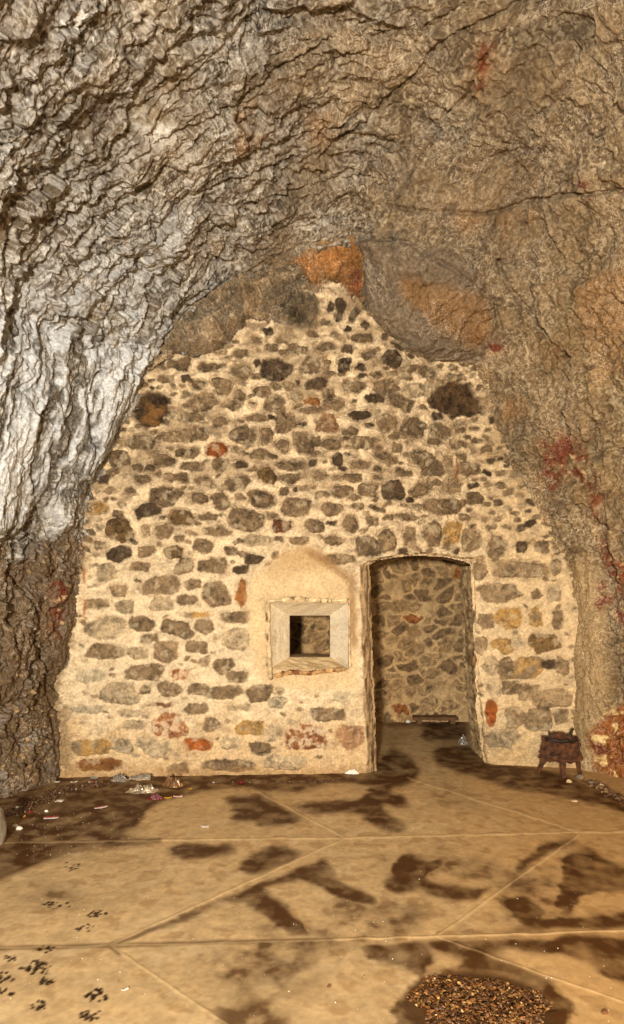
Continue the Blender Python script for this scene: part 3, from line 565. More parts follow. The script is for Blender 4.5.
# ================================================================== ROOM BEHIND
def stone_wall(name, org, ux, width, height, seed, traced=None, dark=1.0):
    nx, nz = int(width/.009), int(height/.009)
    u, v = np.meshgrid(np.linspace(0, width, nx), np.linspace(0, height, nz))
    a1, a2 = fbm(u*5, v*5, seed, 4, 400), fbm(u*20, v*20, seed, 3, 405)
    f_, e_, p_, r_ = worley(u*5.2+.35*a1, v*7.5+.35*a1, 410+seed)
    q_, _, gp_, gi_ = worley(u*26, v*30, 420+seed)
    m = sst(.13, .30, e_+.13*a2+.05*a1)*(r_ > .16)
    c = np.broadcast_to(L(196, 164, 118), u.shape+(3,))*np.clip(1+.3*a1+.25*a2, .45, 1.5)[..., None]
    c = mixc(c, L(140, 110, 74), sst(.05, .5, fbm(u*7, v*9, seed+3, 4, 425))*.7)
    sc = np.where((r_ > .955)[..., None], L(146, 92, 52), np.where((r_ > .58)[..., None], L(160, 132, 94), L(126, 102, 72)))*np.clip(1+.5*a2+.6*(gi_-.5), .35, 1.8)[..., None]
    c = c*(1-m[..., None])+sc*m[..., None]
    h = .018*a1+.012*a2+m*(.012+.035*p_+.022*gp_)
    ux = np.array(ux, float); nrm = np.array([ux[1], -ux[0], 0])
    P = np.array(org, float)+u[..., None]*ux+v[..., None]*np.array([0, 0, 1.])+h[..., None]*nrm
    return struct(grid_mesh(name, P, c*dark, None, None, M_masonry, True))
YR = 8.17
stone_wall('wall_back', (-1.6, YR, -.05), (1, 0, 0), 4.2, 2.7, 1)
stone_wall('wall_back_left', (-1.6, 6.5, -.05), (0, 1, 0), YR-6.5, 2.7, 2)
stone_wall('wall_back_right', (2.6, YR, -.05), (0, -1, 0), YR-6.6, 2.7, 3)
u, v = np.meshgrid(np.linspace(-1.7, 2.7, 120), np.linspace(6.15, YR+.1, 60))
v = np.maximum(v, wallY(u)+.10)
struct(grid_mesh('ceiling_back', np.stack([u, v, 2.55+.02*fbm(u*3, v*3, 0, 3, 430)], -1), np.broadcast_to(L(150, 130, 100), u.shape+(3,)), None, None, M_masonry))
# ================================================================== FLOOR
fx = np.r_[np.linspace(-5, -2.75, 24), np.arange(-2.72, 2.72, .0075), np.linspace(2.75, 5, 24)]
fy = np.r_[np.linspace(-7, 2.2, 50), np.arange(2.22, 4.2, .0065), np.arange(4.2, 8.4, .009)]
X, Yf = np.meshgrid(fx, fy)
PX, PY = proj(X, Yf, 0*X); vis = Yf > 1.5
PX = np.where(vis, PX, -500); PY = np.where(vis, PY, -500)
m1 = fbm(X*2.2, Yf*2.2, 0, 4, 500); m2 = fbm(X*9, Yf*9, 0, 4, 505); m3 = fbm(X*35, Yf*35, 0, 2, 510); m4 = fbm(X*5, Yf*5, 8, 4, 512)
sc = np.clip(900/np.maximum(Yf, 1)**2/60, .2, 2.2)
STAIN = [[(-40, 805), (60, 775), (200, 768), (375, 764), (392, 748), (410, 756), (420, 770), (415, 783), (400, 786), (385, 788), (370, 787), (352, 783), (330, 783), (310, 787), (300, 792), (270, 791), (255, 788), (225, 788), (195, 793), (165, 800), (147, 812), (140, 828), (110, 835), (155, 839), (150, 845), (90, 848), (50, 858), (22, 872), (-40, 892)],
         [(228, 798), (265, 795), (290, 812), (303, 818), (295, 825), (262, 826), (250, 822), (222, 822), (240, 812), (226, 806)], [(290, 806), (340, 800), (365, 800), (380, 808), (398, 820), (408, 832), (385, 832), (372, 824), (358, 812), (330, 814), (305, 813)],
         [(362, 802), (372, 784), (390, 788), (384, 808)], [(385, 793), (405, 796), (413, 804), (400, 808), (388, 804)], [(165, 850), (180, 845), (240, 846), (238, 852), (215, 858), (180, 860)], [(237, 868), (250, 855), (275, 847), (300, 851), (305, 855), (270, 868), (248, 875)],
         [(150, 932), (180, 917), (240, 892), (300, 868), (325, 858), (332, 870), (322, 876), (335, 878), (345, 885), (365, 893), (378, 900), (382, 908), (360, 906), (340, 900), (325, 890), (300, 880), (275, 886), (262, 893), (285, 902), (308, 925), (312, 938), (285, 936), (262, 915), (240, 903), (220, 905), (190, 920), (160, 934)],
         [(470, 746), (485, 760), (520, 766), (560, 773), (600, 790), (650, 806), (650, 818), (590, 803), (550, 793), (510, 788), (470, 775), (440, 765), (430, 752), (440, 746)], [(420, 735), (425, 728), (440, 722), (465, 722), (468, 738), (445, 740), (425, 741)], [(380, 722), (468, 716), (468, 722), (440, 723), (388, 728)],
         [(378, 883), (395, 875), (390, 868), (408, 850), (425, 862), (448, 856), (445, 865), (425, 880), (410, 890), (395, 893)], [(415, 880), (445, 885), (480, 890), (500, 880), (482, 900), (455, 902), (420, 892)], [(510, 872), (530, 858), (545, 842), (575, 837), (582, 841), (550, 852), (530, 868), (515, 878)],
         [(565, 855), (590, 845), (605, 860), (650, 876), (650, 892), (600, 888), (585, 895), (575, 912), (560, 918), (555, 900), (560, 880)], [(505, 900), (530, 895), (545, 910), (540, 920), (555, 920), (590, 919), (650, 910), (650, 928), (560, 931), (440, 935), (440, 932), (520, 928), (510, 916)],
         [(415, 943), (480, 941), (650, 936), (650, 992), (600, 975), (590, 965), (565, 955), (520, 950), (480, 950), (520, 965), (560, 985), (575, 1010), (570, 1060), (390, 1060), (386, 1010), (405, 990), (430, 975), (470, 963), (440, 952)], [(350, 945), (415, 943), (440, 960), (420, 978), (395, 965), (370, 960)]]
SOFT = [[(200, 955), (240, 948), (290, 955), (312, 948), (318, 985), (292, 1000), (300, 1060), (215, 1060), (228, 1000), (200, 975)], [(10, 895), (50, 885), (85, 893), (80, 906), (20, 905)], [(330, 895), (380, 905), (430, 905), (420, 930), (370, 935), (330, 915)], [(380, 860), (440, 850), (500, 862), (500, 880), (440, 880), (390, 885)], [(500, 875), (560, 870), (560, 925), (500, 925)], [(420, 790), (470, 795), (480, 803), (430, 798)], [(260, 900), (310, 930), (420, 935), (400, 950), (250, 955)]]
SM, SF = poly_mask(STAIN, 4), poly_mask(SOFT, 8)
DARKJ = line_dist([[(-40, 949), (110, 945), (215, 942), (330, 939)], [(-40, 843), (60, 842), (160, 840)], [(110, 945), (200, 912)], [(110, 945), (118, 952)]], 10)
JOINT = line_dist([[(-60, 949), (110, 945), (436, 937), (680, 929)], [(-60, 843.5), (180, 840), (345, 838), (580, 832.5), (680, 831)], [(110, 945), (345, 838)], [(436, 937), (582, 833)], [(110, 945), (250, 1040)], [(436, 937), (680, 1022)], [(258, 792), (346, 838)], [(408, 778), (582, 833)]], 10)
SCR = line_dist([[(262, 978), (268, 992)], [(405, 945), (380, 950)], [(60, 928), (52, 948)], [(64, 930), (58, 950)]], 6)
wpx, wpy = PX+(5*m1+5*m2)*sc, PY+(2.2*m1+2.4*m4)*sc
st = np.clip(samp(SM, wpx, wpy)*1.1, 0, 1)*vis; sf = samp(SF, wpx, wpy)*vis
st = sst(.12, .9, st)*np.clip(.88+.4*m2+.25*m1, .45, 1)
sf = sf*np.clip(.48+.6*m2+.45*m4, 0, .85)
dj = sst(4.2, .5, samp(DARKJ, PX+1.5*m2, PY+1.2*m4))*vis*.7
jt = sst(1.45, .2, samp(JOINT, PX+.7*m4, PY+.5*m2))*vis
ring = np.hypot((X-.68)/.31, (Yf-2.80)/.25)
pit = sst(1.05, .9, ring+.10*m2+.05*m1)
tot = np.clip(np.maximum(np.maximum(st, sf), dj), 0, 1)
col = np.broadcast_to(L(196, 166, 120), X.shape+(3,))*np.clip(1+.13*m1+.15*m2+.12*m3, .55, 1.45)[..., None]
col = mixc(col, L(216, 190, 146), sst(.1, .6, m4)*.4)
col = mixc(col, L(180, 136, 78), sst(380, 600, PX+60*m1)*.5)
col = mixc(col, L(140, 104, 62), sst(.15, .6, m2+.3*m4)*.45)
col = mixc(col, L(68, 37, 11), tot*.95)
col = mixc(col, L(206, 176, 128), jt*(.75-.45*tot))
col = mixc(col, L(78, 54, 30), pit*.9)
# dark drip pocks
hz = .003*m1+.0012*m2
hz += .0035*jt*(1-dj) - .003*dj
pr = random.Random(11)
for px, py, rx_, ry_, n in ((97, 914, 9, 5, 17), (84, 928, 12, 4, 12), (40, 968, 12, 9, 26), (46, 981, 7, 4, 12), (97, 995, 11, 8, 24), (90, 1014, 11, 6, 16), (38, 1005, 8, 6, 12), (6, 978, 7, 7, 10), (5, 992, 9, 5, 12), (46, 948, 8, 4, 9), (10, 958, 8, 4, 8), (72, 866, 8, 6, 12), (56, 905, 16, 4, 16), (20, 1030, 14, 6, 12), (28, 968, 8, 4, 8)):
    for _ in range(n):
        r = math.sqrt(pr.random()); t = pr.uniform(0, 6.28); a, b = fl(px+r*rx_*math.cos(t), py+r*ry_*math.sin(t))
        rad = pr.uniform(.0045, .0105)*(1 if r > .45 else 1.35); ya = pr.uniform(1, 1.7)
        i0, i1 = np.searchsorted(fy, b-.05), np.searchsorted(fy, b+.05); j0, j1 = np.searchsorted(fx, a-.05), np.searchsorted(fx, a+.05)
        s_ = (slice(i0, i1), slice(j0, j1)); mm = sst(1.25, .6, np.hypot((X[s_]-a)/rad, (Yf[s_]-b)/(rad*ya)))
        hz[s_] -= .0015*mm; col[s_] = mixc(col[s_], L(44, 26, 12), mm*.92)
hz -= .012*pit
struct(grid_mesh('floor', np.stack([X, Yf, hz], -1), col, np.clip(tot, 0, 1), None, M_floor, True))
def fz(x, y):
    j = min(len(fx)-1, int(np.searchsorted(fx, x))); i = min(len(fy)-1, int(np.searchsorted(fy, y))); return float(hz[i, j])
# ================================================================== THINGS ON THE GROUND
def bobj(name, bm, mat, parent=None, loc=None, rot=(0, 0, 0), smooth=False):
    me = bpy.data.meshes.new(name); bm.to_mesh(me); bm.free()
    for p in me.polygons: p.use_smooth = smooth
    me.materials.append(mat); o = bpy.data.objects.new(name, me); C.objects.link(o)
    if parent: o.parent = parent
    if loc: o.location = loc
    o.rotation_euler = rot
    return o
from mathutils import noise as mn
def nz(v, f, s=0): return mn.noise(Vector(v)*f+Vector((s*3.1, s*1.7, s*5.3)))
def at(px, py, dz=0.0):
    x, y = fl(px, py); return (x, y, fz(x, y)+dz)
def pxm(py): return (py-HZ)/H                       # photo units per metre on the ground there
P_white = plain('white_paper', L(236, 230, 216), .7, 0, .08, 60)
P_red = plain('red_print', L(170, 26, 20), .6, 0, .2, 60)
P_dred = plain('dark_red_film', L(96, 18, 14), .4, 0, .3, 40)
P_yel = plain('yellow_film', L(222, 170, 20), .5, 0, .15, 60)
P_blue = plain('pale_blue_film', L(176, 196, 210), .4, 0, .1, 60)
P_org = plain('tan_paper', L(214, 140, 66), .7, 0, .2, 60)
P_blk = plain('burnt_black', L(40, 32, 26), .8, 0, .3, 80)
P_clear = plain('clear_plastic', L(214, 206, 192), .12, 0, .10, 30, 1, .80)
P_film = plain('crumpled_film', L(170, 148, 116), .22, .1, .55, 26, 1, .35)
P_foil = plain('brown_film', L(122, 86, 50), .3, .2, .55, 30)
P_rust = plain('rusted_iron', L(80, 46, 20), .85, .0, .8, 22, bump=1)
P_rust2 = plain('blackened_iron', L(38, 22, 10), .7, .1, .7, 26, bump=1)
P_wood = plain('old_wood', L(104, 72, 40), .8, 0, .4, 14, bump=.8)
P_stone = plain('grey_stone', L(126, 112, 92), .85, 0, .35, 24, bump=.8)
P_pale = plain('pale_stone', L(206, 180, 136), .85, 0, .2, 40)
P_brick = plain('brown_chip', L(112, 70, 36), .8, 0, .35, 40)
def scrap(name, px, py, lpx, wpx, rot, mat, curl=.25, seed=0, parent=None, lift=0.0, thick=.0016):
    """a bent, slightly crumpled strip with thickness; lpx is its length as seen in the photo"""
    Ln = lpx/pxm(py); Wd = wpx
    bm = bmesh.new(); n, m = 14, 5; g = {}
    for k, zz_ in ((0, 0), (1, thick)):
        for i in range(n):
            for j in range(m):
                u = i/(n-1)-.5; w_ = j/(m-1)-.5
                x = u*Ln; y = w_*Wd*(1+.35*nz((u*3, seed, 0), 2))
                z = .003+curl*Ln*(u*u)*.6+.10*Wd*nz((x, y, seed), 60, seed)+.12*Wd*abs(w_)
                g[k, i, j] = bm.verts.new((x, y, z+zz_+lift))
    for i in range(n-1):
        for j in range(m-1):
            bm.faces.new([g[1, i, j], g[1, i+1, j], g[1, i+1, j+1], g[1, i, j+1]]); bm.faces.new([g[0, i, j+1], g[0, i+1, j+1], g[0, i+1, j], g[0, i, j]])
    for i in range(n-1):
        bm.faces.new([g[0, i, 0], g[0, i+1, 0], g[1, i+1, 0], g[1, i, 0]]); bm.faces.new([g[0, i+1, m-1], g[0, i, m-1], g[1, i, m-1], g[1, i+1, m-1]])
    for j in range(m-1):
        bm.faces.new([g[0, 0, j+1], g[0, 0, j], g[1, 0, j], g[1, 0, j+1]]); bm.faces.new([g[0, n-1, j], g[0, n-1, j+1], g[1, n-1, j+1], g[1, n-1, j]])
    zlow = min(v.co.z for v in bm.verts)
    if not parent:
        for v in bm.verts: v.co.z -= zlow
    return bobj(name, bm, mat, parent, None if parent else at(px, py), (0, 0, 0) if parent else (0, 0, rot), True)
def lump(name, px, py, sx_, sy_, sz_, mat, seed=0, sub=3, rough=.35, rot=0, lift=0, facet=True):
    bm = bmesh.new(); bmesh.ops.create_icosphere(bm, subdivisions=sub, radius=1)
    for v in bm.verts:
        d = 1+rough*nz(v.co, 1.3, seed)+rough*.5*nz(v.co, 3.1, seed+1)
        c = v.co*d; v.co = Vector((c.x*sx_, c.y*sy_, c.z*sz_))
    z0 = min(v.co.z for v in bm.verts)
    for v in bm.verts: v.co.z = max(v.co.z, z0*.55)-z0*.55
    return bobj(name, bm, mat, None, at(px, py, lift), (0, 0, rot), not facet)
# --- crushed bottle, film and wrappers against the foot of the wall
def film(name, px, py, Lx, Ly, Hh, mat, seed, rot=0):
    """a crumpled sheet with creased ridges, closed underneath"""
    bm = bmesh.new(); n = 34; top = {}; bot = {}
    for i in range(n):
        for j in range(n):
            u, v_ = i/(n-1)*2-1, j/(n-1)*2-1; r = math.hypot(u, v_)
            k = 1 if r < 1e-6 else min(1, 1/max(abs(u), abs(v_), 1e-6))
            f = max(abs(u), abs(v_))/(r+1e-9) if r > 0 else 1
            ux, vy = u*f, v_*f
            out = 1+.28*nz((ux, vy, seed), 2.4, seed)
            rid = abs(nz((ux*2.4, vy*2.4, 0), 1.2, seed))+.6*abs(nz((ux*5, vy*5, 1), 1.2, seed+2))
            z = Hh*min(1, 2.2*max(0, 1-max(abs(u), abs(v_))))*(.25+1.3*rid+.25*nz((ux, vy, 3), 1.5, seed))+.003; z = max(z, .003)
            top[i, j] = bm.verts.new((ux*Lx*out, vy*Ly*out, z+.002)); bot[i, j] = bm.verts.new((ux*Lx*out, vy*Ly*out, 0))
    for i in range(n-1):
        for j in range(n-1):
            bm.faces.new([top[i, j], top[i+1, j], top[i+1, j+1], top[i, j+1]]); bm.faces.new([bot[i, j+1], bot[i+1, j+1], bot[i+1, j], bot[i, j]])
    for i in range(n-1):
        bm.faces.new([bot[i, 0], bot[i+1, 0], top[i+1, 0], top[i, 0]]); bm.faces.new([bot[i+1, n-1], bot[i, n-1], top[i, n-1], top[i+1, n-1]])
        bm.faces.new([bot[0, i+1], bot[0, i], top[0, i], top[0, i+1]]); bm.faces.new([bot[n-1, i], bot[n-1, i+1], top[n-1, i+1], top[n-1, i]])
    return bobj(name, bm, mat, None, at(px, py), (0, 0, rot))
def bottle():
    prof = [(0, 0), (.026, 0), (.031, .006), (.032, .02), (.030, .028), (.032, .036), (.032, .060), (.030, .066), (.032, .072), (.032, .105), (.028, .125), (.017, .148), (.012, .158), (.012, .165)]
    bm = bmesh.new(); n = 28; rings = []
    for r, z in prof:
        ring = []
        for k in range(n):
            t = 2*math.pi*k/n; d = 1-(.28*max(0, nz((math.cos(t), math.sin(t), z*30), 1.1, 4)))*(1 if .03 < z < .13 else .2)
            ring.append(bm.verts.new((z-.08, max(r, 1e-4)*math.cos(t)*d, max(r, 1e-4)*math.sin(t)*d*.82)))
        rings.append(ring)
    for a, b in zip(rings[:-1], rings[1:]):
        for k in range(n): bm.faces.new([a[k], a[(k+1) % n], b[(k+1) % n], b[k]])
    z0 = min(v.co.z for v in bm.verts)
    for v in bm.verts: v.co.z -= z0
    o = bobj('plastic_bottle', bm, P_clear, None, at(141, 780.5), (0, 0, math.pi+.15), True)
    bm = bmesh.new(); bmesh.ops.create_cone(bm, cap_ends=True, segments=20, radius1=.0150, radius2=.0145, depth=.016, matrix=Matrix.Translation((.091, 0, -z0))@Matrix.Rotation(math.pi/2, 4, 'Y'))
    c = bobj('neck_ring', bm, P_clear, o)
    return tag(o, 'clear dented plastic bottle lying on its side against the foot of the masonry wall', 'bottle')
bottle()
tag(film('plastic_wrap', 120, 781, .075, .040, .042, P_clear, 3), 'crumpled clear plastic wrap left of the bottle at the wall foot', 'wrapping')
tag(film('plastic_bag', 143, 792, .130, .050, .042, P_film, 6, .05), 'flattened crumpled greyish plastic bag on the wet floor below the bottle', 'plastic bag')
tag(film('foil_wrapper', 173, 786, 0.095, .052, .056, P_foil, 9, -.2), 'crumpled brown foil wrapper heaped beside the greyish plastic bag', 'wrapper')
tag(film('chip_packet', 156, 799, .060, .026, .028, P_dred, 12, .1), 'dark red crumpled packet in front of the greyish plastic bag', 'packet')
tag(scrap('film_scrap', 168, 798, 8, .022, .2, P_yel, .5, 3), 'yellow scrap below the heap of crumpled plastic', 'scrap')
tag(scrap('film_scrap', 190, 789, 4, .022, .5, P_yel, .6, 4), 'tiny yellow scrap to the right of the brown foil wrapper', 'scrap')
o = tag(scrap('paper_cup_lid', 178, 797, 9, .040, .1, P_white, .5, 5), 'white scrap with a red edge under the brown foil wrapper', 'scrap'); scrap('red_edge', 176, 797, 8, .012, 0, P_red, .5, 5, o, .006)
# --- torn papers on the dark floor by the left rock
o = tag(scrap('paper_strip', 51, 818.5, 14, .030, .16, P_white, .12, 7), 'white paper strip with a red upper edge, below the plain white oblong of paper', 'paper'); scrap('red_edge', 51, 818, 13.5, .010, 0, P_red, .12, 7, o, .004)
for v in o.children[0].data.vertices: v.co.y += .014
o = tag(scrap('paper_strip', 101, 808, 13, .026, .55, P_white, .15, 8), 'tilted red and white paper strip lying alone toward the middle of the wet patch', 'paper'); scrap('red_edge', 101, 808, 12, .009, 0, P_red, .15, 8, o, .004)
for v in o.children[0].data.vertices: v.co.y += .009
tag(scrap('paper_strip', 59.5, 801, 7, .045, 0, P_white, .1, 9), 'plain white oblong of paper above the red edged strip', 'paper')
tag(scrap('red_scrap', 28, 812, 8, .028, .12, P_red, .1, 10), 'bright red scrap on the floor by the left rock', 'scrap')
o = tag(scrap('cigarette_end', 23.5, 817, 3.5, .014, 1.1, P_org, .1, 11, thick=.01), 'burnt tan cigarette end below the bright red scrap', 'cigarette end'); scrap('ash_tip', 23, 818, 1.6, .015, 0, P_blk, .1, 12, o, .002, .010)
for v in o.children[0].data.vertices: v.co.x -= .012
for nm, px, py, r, mt, lb, ct in (
    ('paper_ball', 46.5, 811.5, .011, P_white, 'small round white paper ball between the red scrap and the red edged strip', 'paper'),
    ('paper_ball', 15, 826.5, .014, P_white, 'smaller, left one of two white crumbs beside the rounded grey stone', 'paper'),
    ('paper_ball', 19.5, 829.5, .016, P_white, 'larger, right one of two white crumbs beside the rounded grey stone', 'paper'),
    ('paper_ball', 17, 808, .010, P_white, 'small white crumb just left of the bright red scrap', 'paper'),
    ('red_lump', 241, 784, .022, P_dred, 'dark red crumpled lump alone at the wall foot below the window', 'litter'),
    ('white_pebble', 369, 771.5, .020, P_white, 'small white pebble at the left foot of the doorway', 'pebble'),
    ('white_pebble', 408, 722.5, .024, P_white, 'white pebble at the left end of the wooden board in the back room', 'pebble'),
    ('pale_pebble', 341, 773, .008, P_pale, 'tiny pale pebble left of the white crumpled paper by the doorway', 'pebble'),
    ('pale_pebble', 569, 782.5, .018, P_pale, 'pale pebble at the foot of the right wall, left of two greyer ones', 'pebble'),
    ('grey_pebble', 580, 778.5, .026, P_stone, 'grey pebble at the foot of the right wall beside the rusted stand', 'pebble'),
    ('grey_pebble', 591, 784, .018, P_stone, 'grey pebble farthest along the foot of the right wall from the doorway', 'pebble'),
    ('dark_lump', 605, 1014, .010, P_brick, 'small dark brown crumb on the pale floor near the lower right corner', 'crumb'),
    ('dark_lump', 329, 987, .007, P_brick, 'small dark crumb on the pale floor left of the gravel pit', 'crumb')):
    tag(lump(nm, px, py, r*1.3, r, r*.9, mt, int(px), 2), lb, ct)
tag(lump('stone_chip', 574, 801.5, .028, .020, .008, P_pale, 4, 2), 'flat pale stone chip on the sandy floor in front of the rusted stand', 'stone')
tag(scrap('paper_scrap', 57, 782, 5, .030, .1, P_white, .2, 13), 'white scrap on the soil at the foot of the left rock', 'paper')
o = tag(scrap('paper_scrap', 74, 782, 7, .028, .5, P_white, .3, 14), 'folded white scrap in the corner between left rock and masonry', 'paper')
o = tag(scrap('wrapper_scrap', 93, 782.5, 8, .026, -.2, P_white, .3, 15), 'red and white wrapper scrap at the left end of the masonry', 'scrap'); scrap('red_edge', 93, 782, 5.5, .014, 0, P_red, .3, 15, o, .005)
tag(scrap('film_scrap', 94.5, 778, 7, .03, .1, P_blue, .4, 16), 'pale blue film scrap against the left end of the masonry', 'scrap')
tag(scrap('paper_scrap', 205, 827, 8, .034, .05, P_white, .3, 17), 'white scrap on the pale floor below the window', 'paper')
tag(scrap('paper_curl', 125, 990, 7, .012, .5, P_white, .9, 18), 'small curled white scrap on the pale floor near the joint crossing', 'paper')
tag(film('crumpled_paper', 352, 773.5, .060, .022, .026, P_white, 21), 'crumpled white paper at the wall foot just left of the doorway', 'paper')
tag(film('crumpled_plastic', 463, 744, .055, .05, .07, P_clear, 24), 'crumpled clear plastic at the right foot of the doorway', 'plastic')
tag(lump('boulder', -6, 843, .075, .075, .16, P_stone, 31, 4, .15, 0, -.01, False), 'rounded grey stone cut by the left edge of the photo', 'stone')
# --- board in the back room
b = bpy.data.objects.new('wooden_board', None); C.objects.link(b); bp_ = at(435, 723.5); b.location = bp_; b.rotation_euler = (0, 0, -.02)
tag(b, 'low dark wooden board lying along the back room wall', 'board')
def box(name, x, y, z, mat, loc, parent, wob=.006, seed=0):
    bm = bmesh.new(); bmesh.ops.create_cube(bm, size=1); bmesh.ops.subdivide_edges(bm, edges=bm.edges[:], cuts=6, use_grid_fill=True)
    for v in bm.verts:
        v.co = Vector((v.co.x*x, v.co.y*y, v.co.z*z)); v.co += Vector((nz(v.co, 9, seed), nz(v.co, 9, seed+1), nz(v.co, 9, seed+2)))*wob*2
    return bobj(name, bm, mat, parent, loc)
box('plank', .52, .14, .035, P_wood, (0, 0, .070), b, .004, 1); box('batten', .06, .12, .055, P_wood, (-.19, .01, .026), b, .004, 3); box('batten', .06, .12, .055, P_wood, (.20, .01, .026), b, .004, 5)
# --- rusted three-legged iron stand
rt = bpy.data.objects.new('rusted_stand', None); C.objects.link(rt); rx_, ry_, rz_ = at(561, 775.5); rt.location = (rx_, ry_, rz_)
tag(rt, 'dark rusted iron stand with three short legs at the foot of the right wall', 'iron stand')
def tube(name, pts, rads, mat, parent, n=10, seed=0):
    bm = bmesh.new(); rings = []
    for i, p in enumerate(pts):
        p = Vector(p); q = Vector(pts[min(i+1, len(pts)-1)])-Vector(pts[max(i-1, 0)]); q.normalize()
        a = q.orthogonal().normalized(); c = q.cross(a)
        rings.append([bm.verts.new(p+(a*math.cos(6.2832*k/n)+c*math.sin(6.2832*k/n))*rads[i]*(1+.3*nz((k, i, seed), .9, seed))) for k in range(n)])
    for r0, r1 in zip(rings[:-1], rings[1:]):
        for k in range(n): bm.faces.new([r0[k], r0[(k+1) % n], r1[(k+1) % n], r1[k]])
    bm.faces.new(rings[0][::-1]); bm.faces.new(rings[-1])
    return bobj(name, bm, mat, parent)
bm = bmesh.new(); bmesh.ops.create_icosphere(bm, subdivisions=5, radius=1)
for v in bm.verts:
    c = v.co.copy(); d = 1+.34*nz(c, 1.6, 2)+.30*abs(nz(c, 3.4, 5))+.16*nz(c, 8, 8)
    hx = .148+.03*max(0, -c.z)*1.2; c2_ = math.copysign(abs(c.z)**.7, c.z)
    v.co = Vector((math.copysign(abs(c.x)**.75, c.x)*hx*d, c.y*.075*d, c2_*.108*d+.245))
bobj('body', bm, P_rust, rt)
bm = bmesh.new()
for k in range(40):
    t = 6.2832*k/40
    for q in range(8):
        s_ = 6.2832*q/8; r_ = .018*(1+.5*nz((k*.3, q, 0), 1.2, 3)); bm.verts.new(((.128+r_*math.cos(s_))*math.cos(t), (.066+r_*math.cos(s_))*math.sin(t)-.01, .320+r_*math.sin(s_)+.014*nz((k*.2, 0, 0), 1.5, 9)))
bm.verts.ensure_lookup_table()
for k in range(40):
    for q in range(8): bm.faces.new([bm.verts[k*8+q], bm.verts[((k+1) % 40)*8+q], bm.verts[((k+1) % 40)*8+(q+1) % 8], bm.verts[k*8+(q+1) % 8]])
bobj('rim', bm, P_rust2, rt)
tube('leg', [(0, -.02, .17), (.004, -.04, .10), (-.002, -.05, .05), (0, -.055, 0)], [.036, .026, .022, .030], P_rust, rt, 10, 1)
tube('leg', [(-.10, .02, .19), (-.135, .03, .13), (-.160, .035, .085), (-.178, .04, .04), (-.185, .04, .0)], [.034, .024, .018, .015, .014], P_rust, rt, 10, 2)
tube('leg', [(.10, .02, .20), (.145, .03, .15), (.165, .035, .10), (.172, .04, .05), (.182, .04, .0)], [.040, .030, .022, .018, .018], P_rust, rt, 10, 3)
tube('prong', [(-.085, 0, .31), (-.088, 0, .35), (-.105, 0, .385)], [.034, .022, .006], P_rust2, rt, 8, 4)
tube('prong', [(.07, 0, .31), (.085, 0, .36), (.095, 0, .40), (.112, 0, .412)], [.024, .015, .013, .010], P_rust2, rt, 8, 5)
# --- uncountable litter: gravel in the pit, soil and crumbs along the rock
def chips(name, pos, sizes, cols, mat, seed, flat=.35):
    r = np.random.default_rng(seed); n = len(pos)
    base_ = np.array([[1, 0, 0], [.3, .9, .1], [-.8, .5, 0], [-.7, -.6, .1], [.35, -.9, 0], [.1, .1, .8], [-.1, 0, -.6]])
    fc = [(0, 1, 5), (1, 2, 5), (2, 3, 5), (3, 4, 5), (4, 0, 5), (1, 0, 6), (2, 1, 6), (3, 2, 6), (4, 3, 6), (0, 4, 6)]
    V, Fc, Cc = [], [], []
    for k in range(n):
        b_ = base_*r.uniform(.6, 1.3, (7, 3))*np.array([1, r.uniform(.35, .9), flat*r.uniform(.6, 1.8)])*sizes[k]
        m_ = Matrix.Rotation(r.uniform(0, 6.28), 3, 'Z')@Matrix.Rotation(r.normal(0, .45), 3, 'X')@Matrix.Rotation(r.normal(0, .35), 3, 'Y')
        b_ = b_@np.array(m_).T+pos[k]; V.append(b_); Fc += [[i+7*k for i in f] for f in fc]; Cc.append(np.repeat(cols[k][None], 7, 0))
    me = bpy.data.meshes.new(name); me.from_pydata(np.concatenate(V).tolist(), [], Fc); me.update()
    c = np.ones((7*n, 4), np.float32); c[:, :3] = np.concatenate(Cc); c[:, 3] = .5
    ca = me.color_attributes.new('tint', 'FLOAT_COLOR', 'POINT'); ca.data.foreach_set('color', c.reshape(-1))
    me.polygons.foreach_set('use_smooth', np.zeros(len(Fc), bool)); me.materials.append(mat)
    o = bpy.data.objects.new(name, me); C.objects.link(o); return o
M_chip = attr_mat('loose_chips', .6, 60, 200, .3, .5, .004, wetrough=.4, spec=.5)
gr_ = np.random.default_rng(21); pal = np.array([L(126, 84, 42), L(92, 58, 28), L(160, 112, 60), L(70, 44, 24), L(186, 140, 80), L(140, 84, 34), L(216, 176, 116)]); pw = [.26, .24, .16, .16, .07, .08, .03]
n = 3600; rad = np.sqrt(gr_.uniform(0, 1, n))*.97; th = gr_.uniform(0, 6.283, n); keep_r = 1+.12*np.sin(th*3+1)+.08*np.sin(th*7)
px_ = .68+.285*rad*keep_r*np.cos(th); py_ = 2.80+.225*rad*keep_r*np.sin(th)
pz_ = -.008+.030*(1-rad**2)*gr_.uniform(.2, 1, n)+np.array([fz(a, b) for a, b in zip(px_, py_)])*.3
tag(chips('gravel', np.stack([px_, py_, pz_], 1), gr_.uniform(.0035, .0045, n)*np.exp(gr_.uniform(0, 1.25, n)), pal[gr_.choice(7, n, p=pw)]*gr_.uniform(.45, 1.1, (n, 1)), M_chip, 5, .3), 'round bed of wet brown gravel and leaf bits set in the floor', 'gravel', kind='stuff')
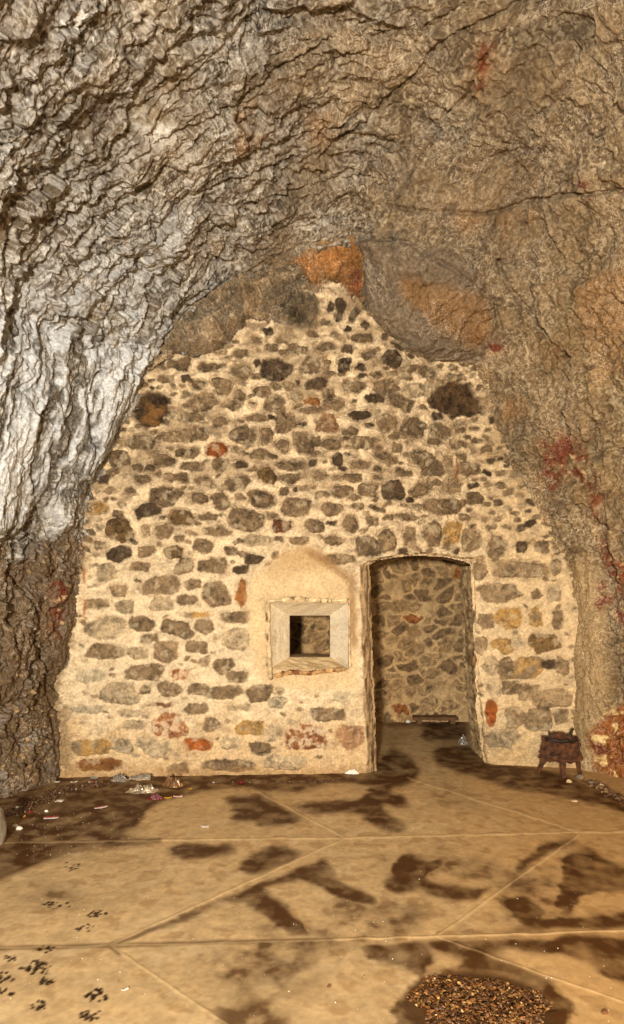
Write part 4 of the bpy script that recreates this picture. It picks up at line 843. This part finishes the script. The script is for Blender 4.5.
def along(lines, n, spread, seed):
    r = np.random.default_rng(seed); out = []
    for _ in range(n):
        ln = lines[r.integers(len(lines))]; k = r.integers(len(ln)-1); t = r.random()
        x = ln[k][0]*(1-t)+ln[k+1][0]*t+r.normal(0, spread); y = ln[k][1]*(1-t)+ln[k+1][1]*t+r.normal(0, spread*.28)
        out.append(at(x, max(y, 760)))
    return np.array(out)
so = along([[(-10, 817), (20, 812), (40, 802), (60, 791), (80, 786), (104, 784)]], 1000, 5, 31)
so = so[so[:, 0] < fl(112, 784)[0]]
pal2 = np.array([L(86, 56, 32), L(60, 40, 24), L(120, 84, 50), L(150, 120, 84), L(210, 196, 170)])
tag(chips('soil', so+np.array([0, 0, .006]), np.random.default_rng(1).uniform(.004, .015, len(so)), pal2[np.random.default_rng(2).choice(5, len(so), p=[.4, .3, .18, .1, .02])], M_chip, 6, .6), 'dark crumbly soil along the foot of the left rock', 'soil', kind='stuff')
so = along([[(588, 781), (596, 785), (606, 792), (630, 804)]], 420, 3.5, 33)
tag(chips('rubble', so+np.array([0, 0, .006]), np.random.default_rng(3).uniform(.005, .022, len(so)), pal2[np.random.default_rng(4).choice(5, len(so), p=[.34, .24, .22, .18, .02])], M_chip, 7, .6), 'small brown rubble along the foot of the right rock wall', 'rubble', kind='stuff')
so = along([[(205, 783), (300, 782), (345, 781)]], 160, 2, 35)
tag(chips('dirt', so+np.array([0, 0, .003]), np.random.default_rng(5).uniform(.004, .012, len(so)), pal2[np.random.default_rng(6).choice(5, len(so), p=[.4, .3, .2, .08, .02])], M_chip, 8, .6), 'brown dirt along the foot of the masonry wall', 'dirt', kind='stuff')
r = np.random.default_rng(41); cp, cc_s, csz = [], [], []
while len(cp) < 480:
    if len(cp) < 190: x, y = r.normal(75, 45), r.uniform(812, 856)
    else: x, y = r.uniform(10, 620), 808+216*r.random()
    q = at(x, y, .001)
    if y < 812+max(0, 40-x)*.9 or math.hypot((q[0]-.68)/.36, (q[1]-2.8)/.32) < 1: continue
    cp.append(q); csz.append(r.uniform(.0018, .0045)); cc_s.append(L(232, 220, 196) if r.random() < .62 else L(110, 72, 38))
tag(chips('crumbs', np.array(cp), csz, np.array(cc_s), M_chip, 9, .6), 'tiny pale and brown crumbs scattered over the concrete floor', 'crumbs', kind='stuff')

# ================================================================== LIGHT AND CAMERA
def area(name, loc, target, size, power, col):
    l = bpy.data.lights.new(name, 'AREA'); l.shape = 'DISK'; l.size = size; l.energy = power; l.color = col
    o = bpy.data.objects.new(name, l); C.objects.link(o); o.location = loc
    o.rotation_euler = (Vector(target)-Vector(loc)).to_track_quat('-Z', 'Y').to_euler(); return o
area('work_lamp', (-.70, -2.6, 2.0), (0, 6, 2.2), .30, 620, (1, .90, .76))
area('left_fill', (-2.0, -1.0, 3.4), (-1, 5.5, 3.2), .5, 78, (.84, .93, 1))  # added cool fill, stands in for daylight on the upper left
area('right_fill', (2.3, 1.6, 1.6), (1.6, 6, 1.6), .4, 28, (1, .70, .36))  # unseen warm fill added to tint the right side orange
w = bpy.data.worlds.new('daylight'); bpy.context.scene.world = w; w.use_nodes = True
w.node_tree.nodes['Background'].inputs[0].default_value = (.92, .95, 1, 1); w.node_tree.nodes['Background'].inputs[1].default_value = .4
cam = bpy.data.cameras.new('camera'); co = bpy.data.objects.new('camera', cam); C.objects.link(co)
co.location = (0, 0, H); co.rotation_euler = (math.pi/2, 0, 0)
cam.sensor_fit = 'VERTICAL'; cam.sensor_height = 36; cam.sensor_width = 36; cam.lens = F/1024*36; cam.shift_y = (HZ-512)/1024; cam.clip_start = .05
sc_ = bpy.context.scene; sc_.camera = co
vs = sc_.view_settings; vs.view_transform = 'Standard'; vs.look = 'None'; vs.gamma = 1; vs.use_curve_mapping = False; vs.exposure = .34
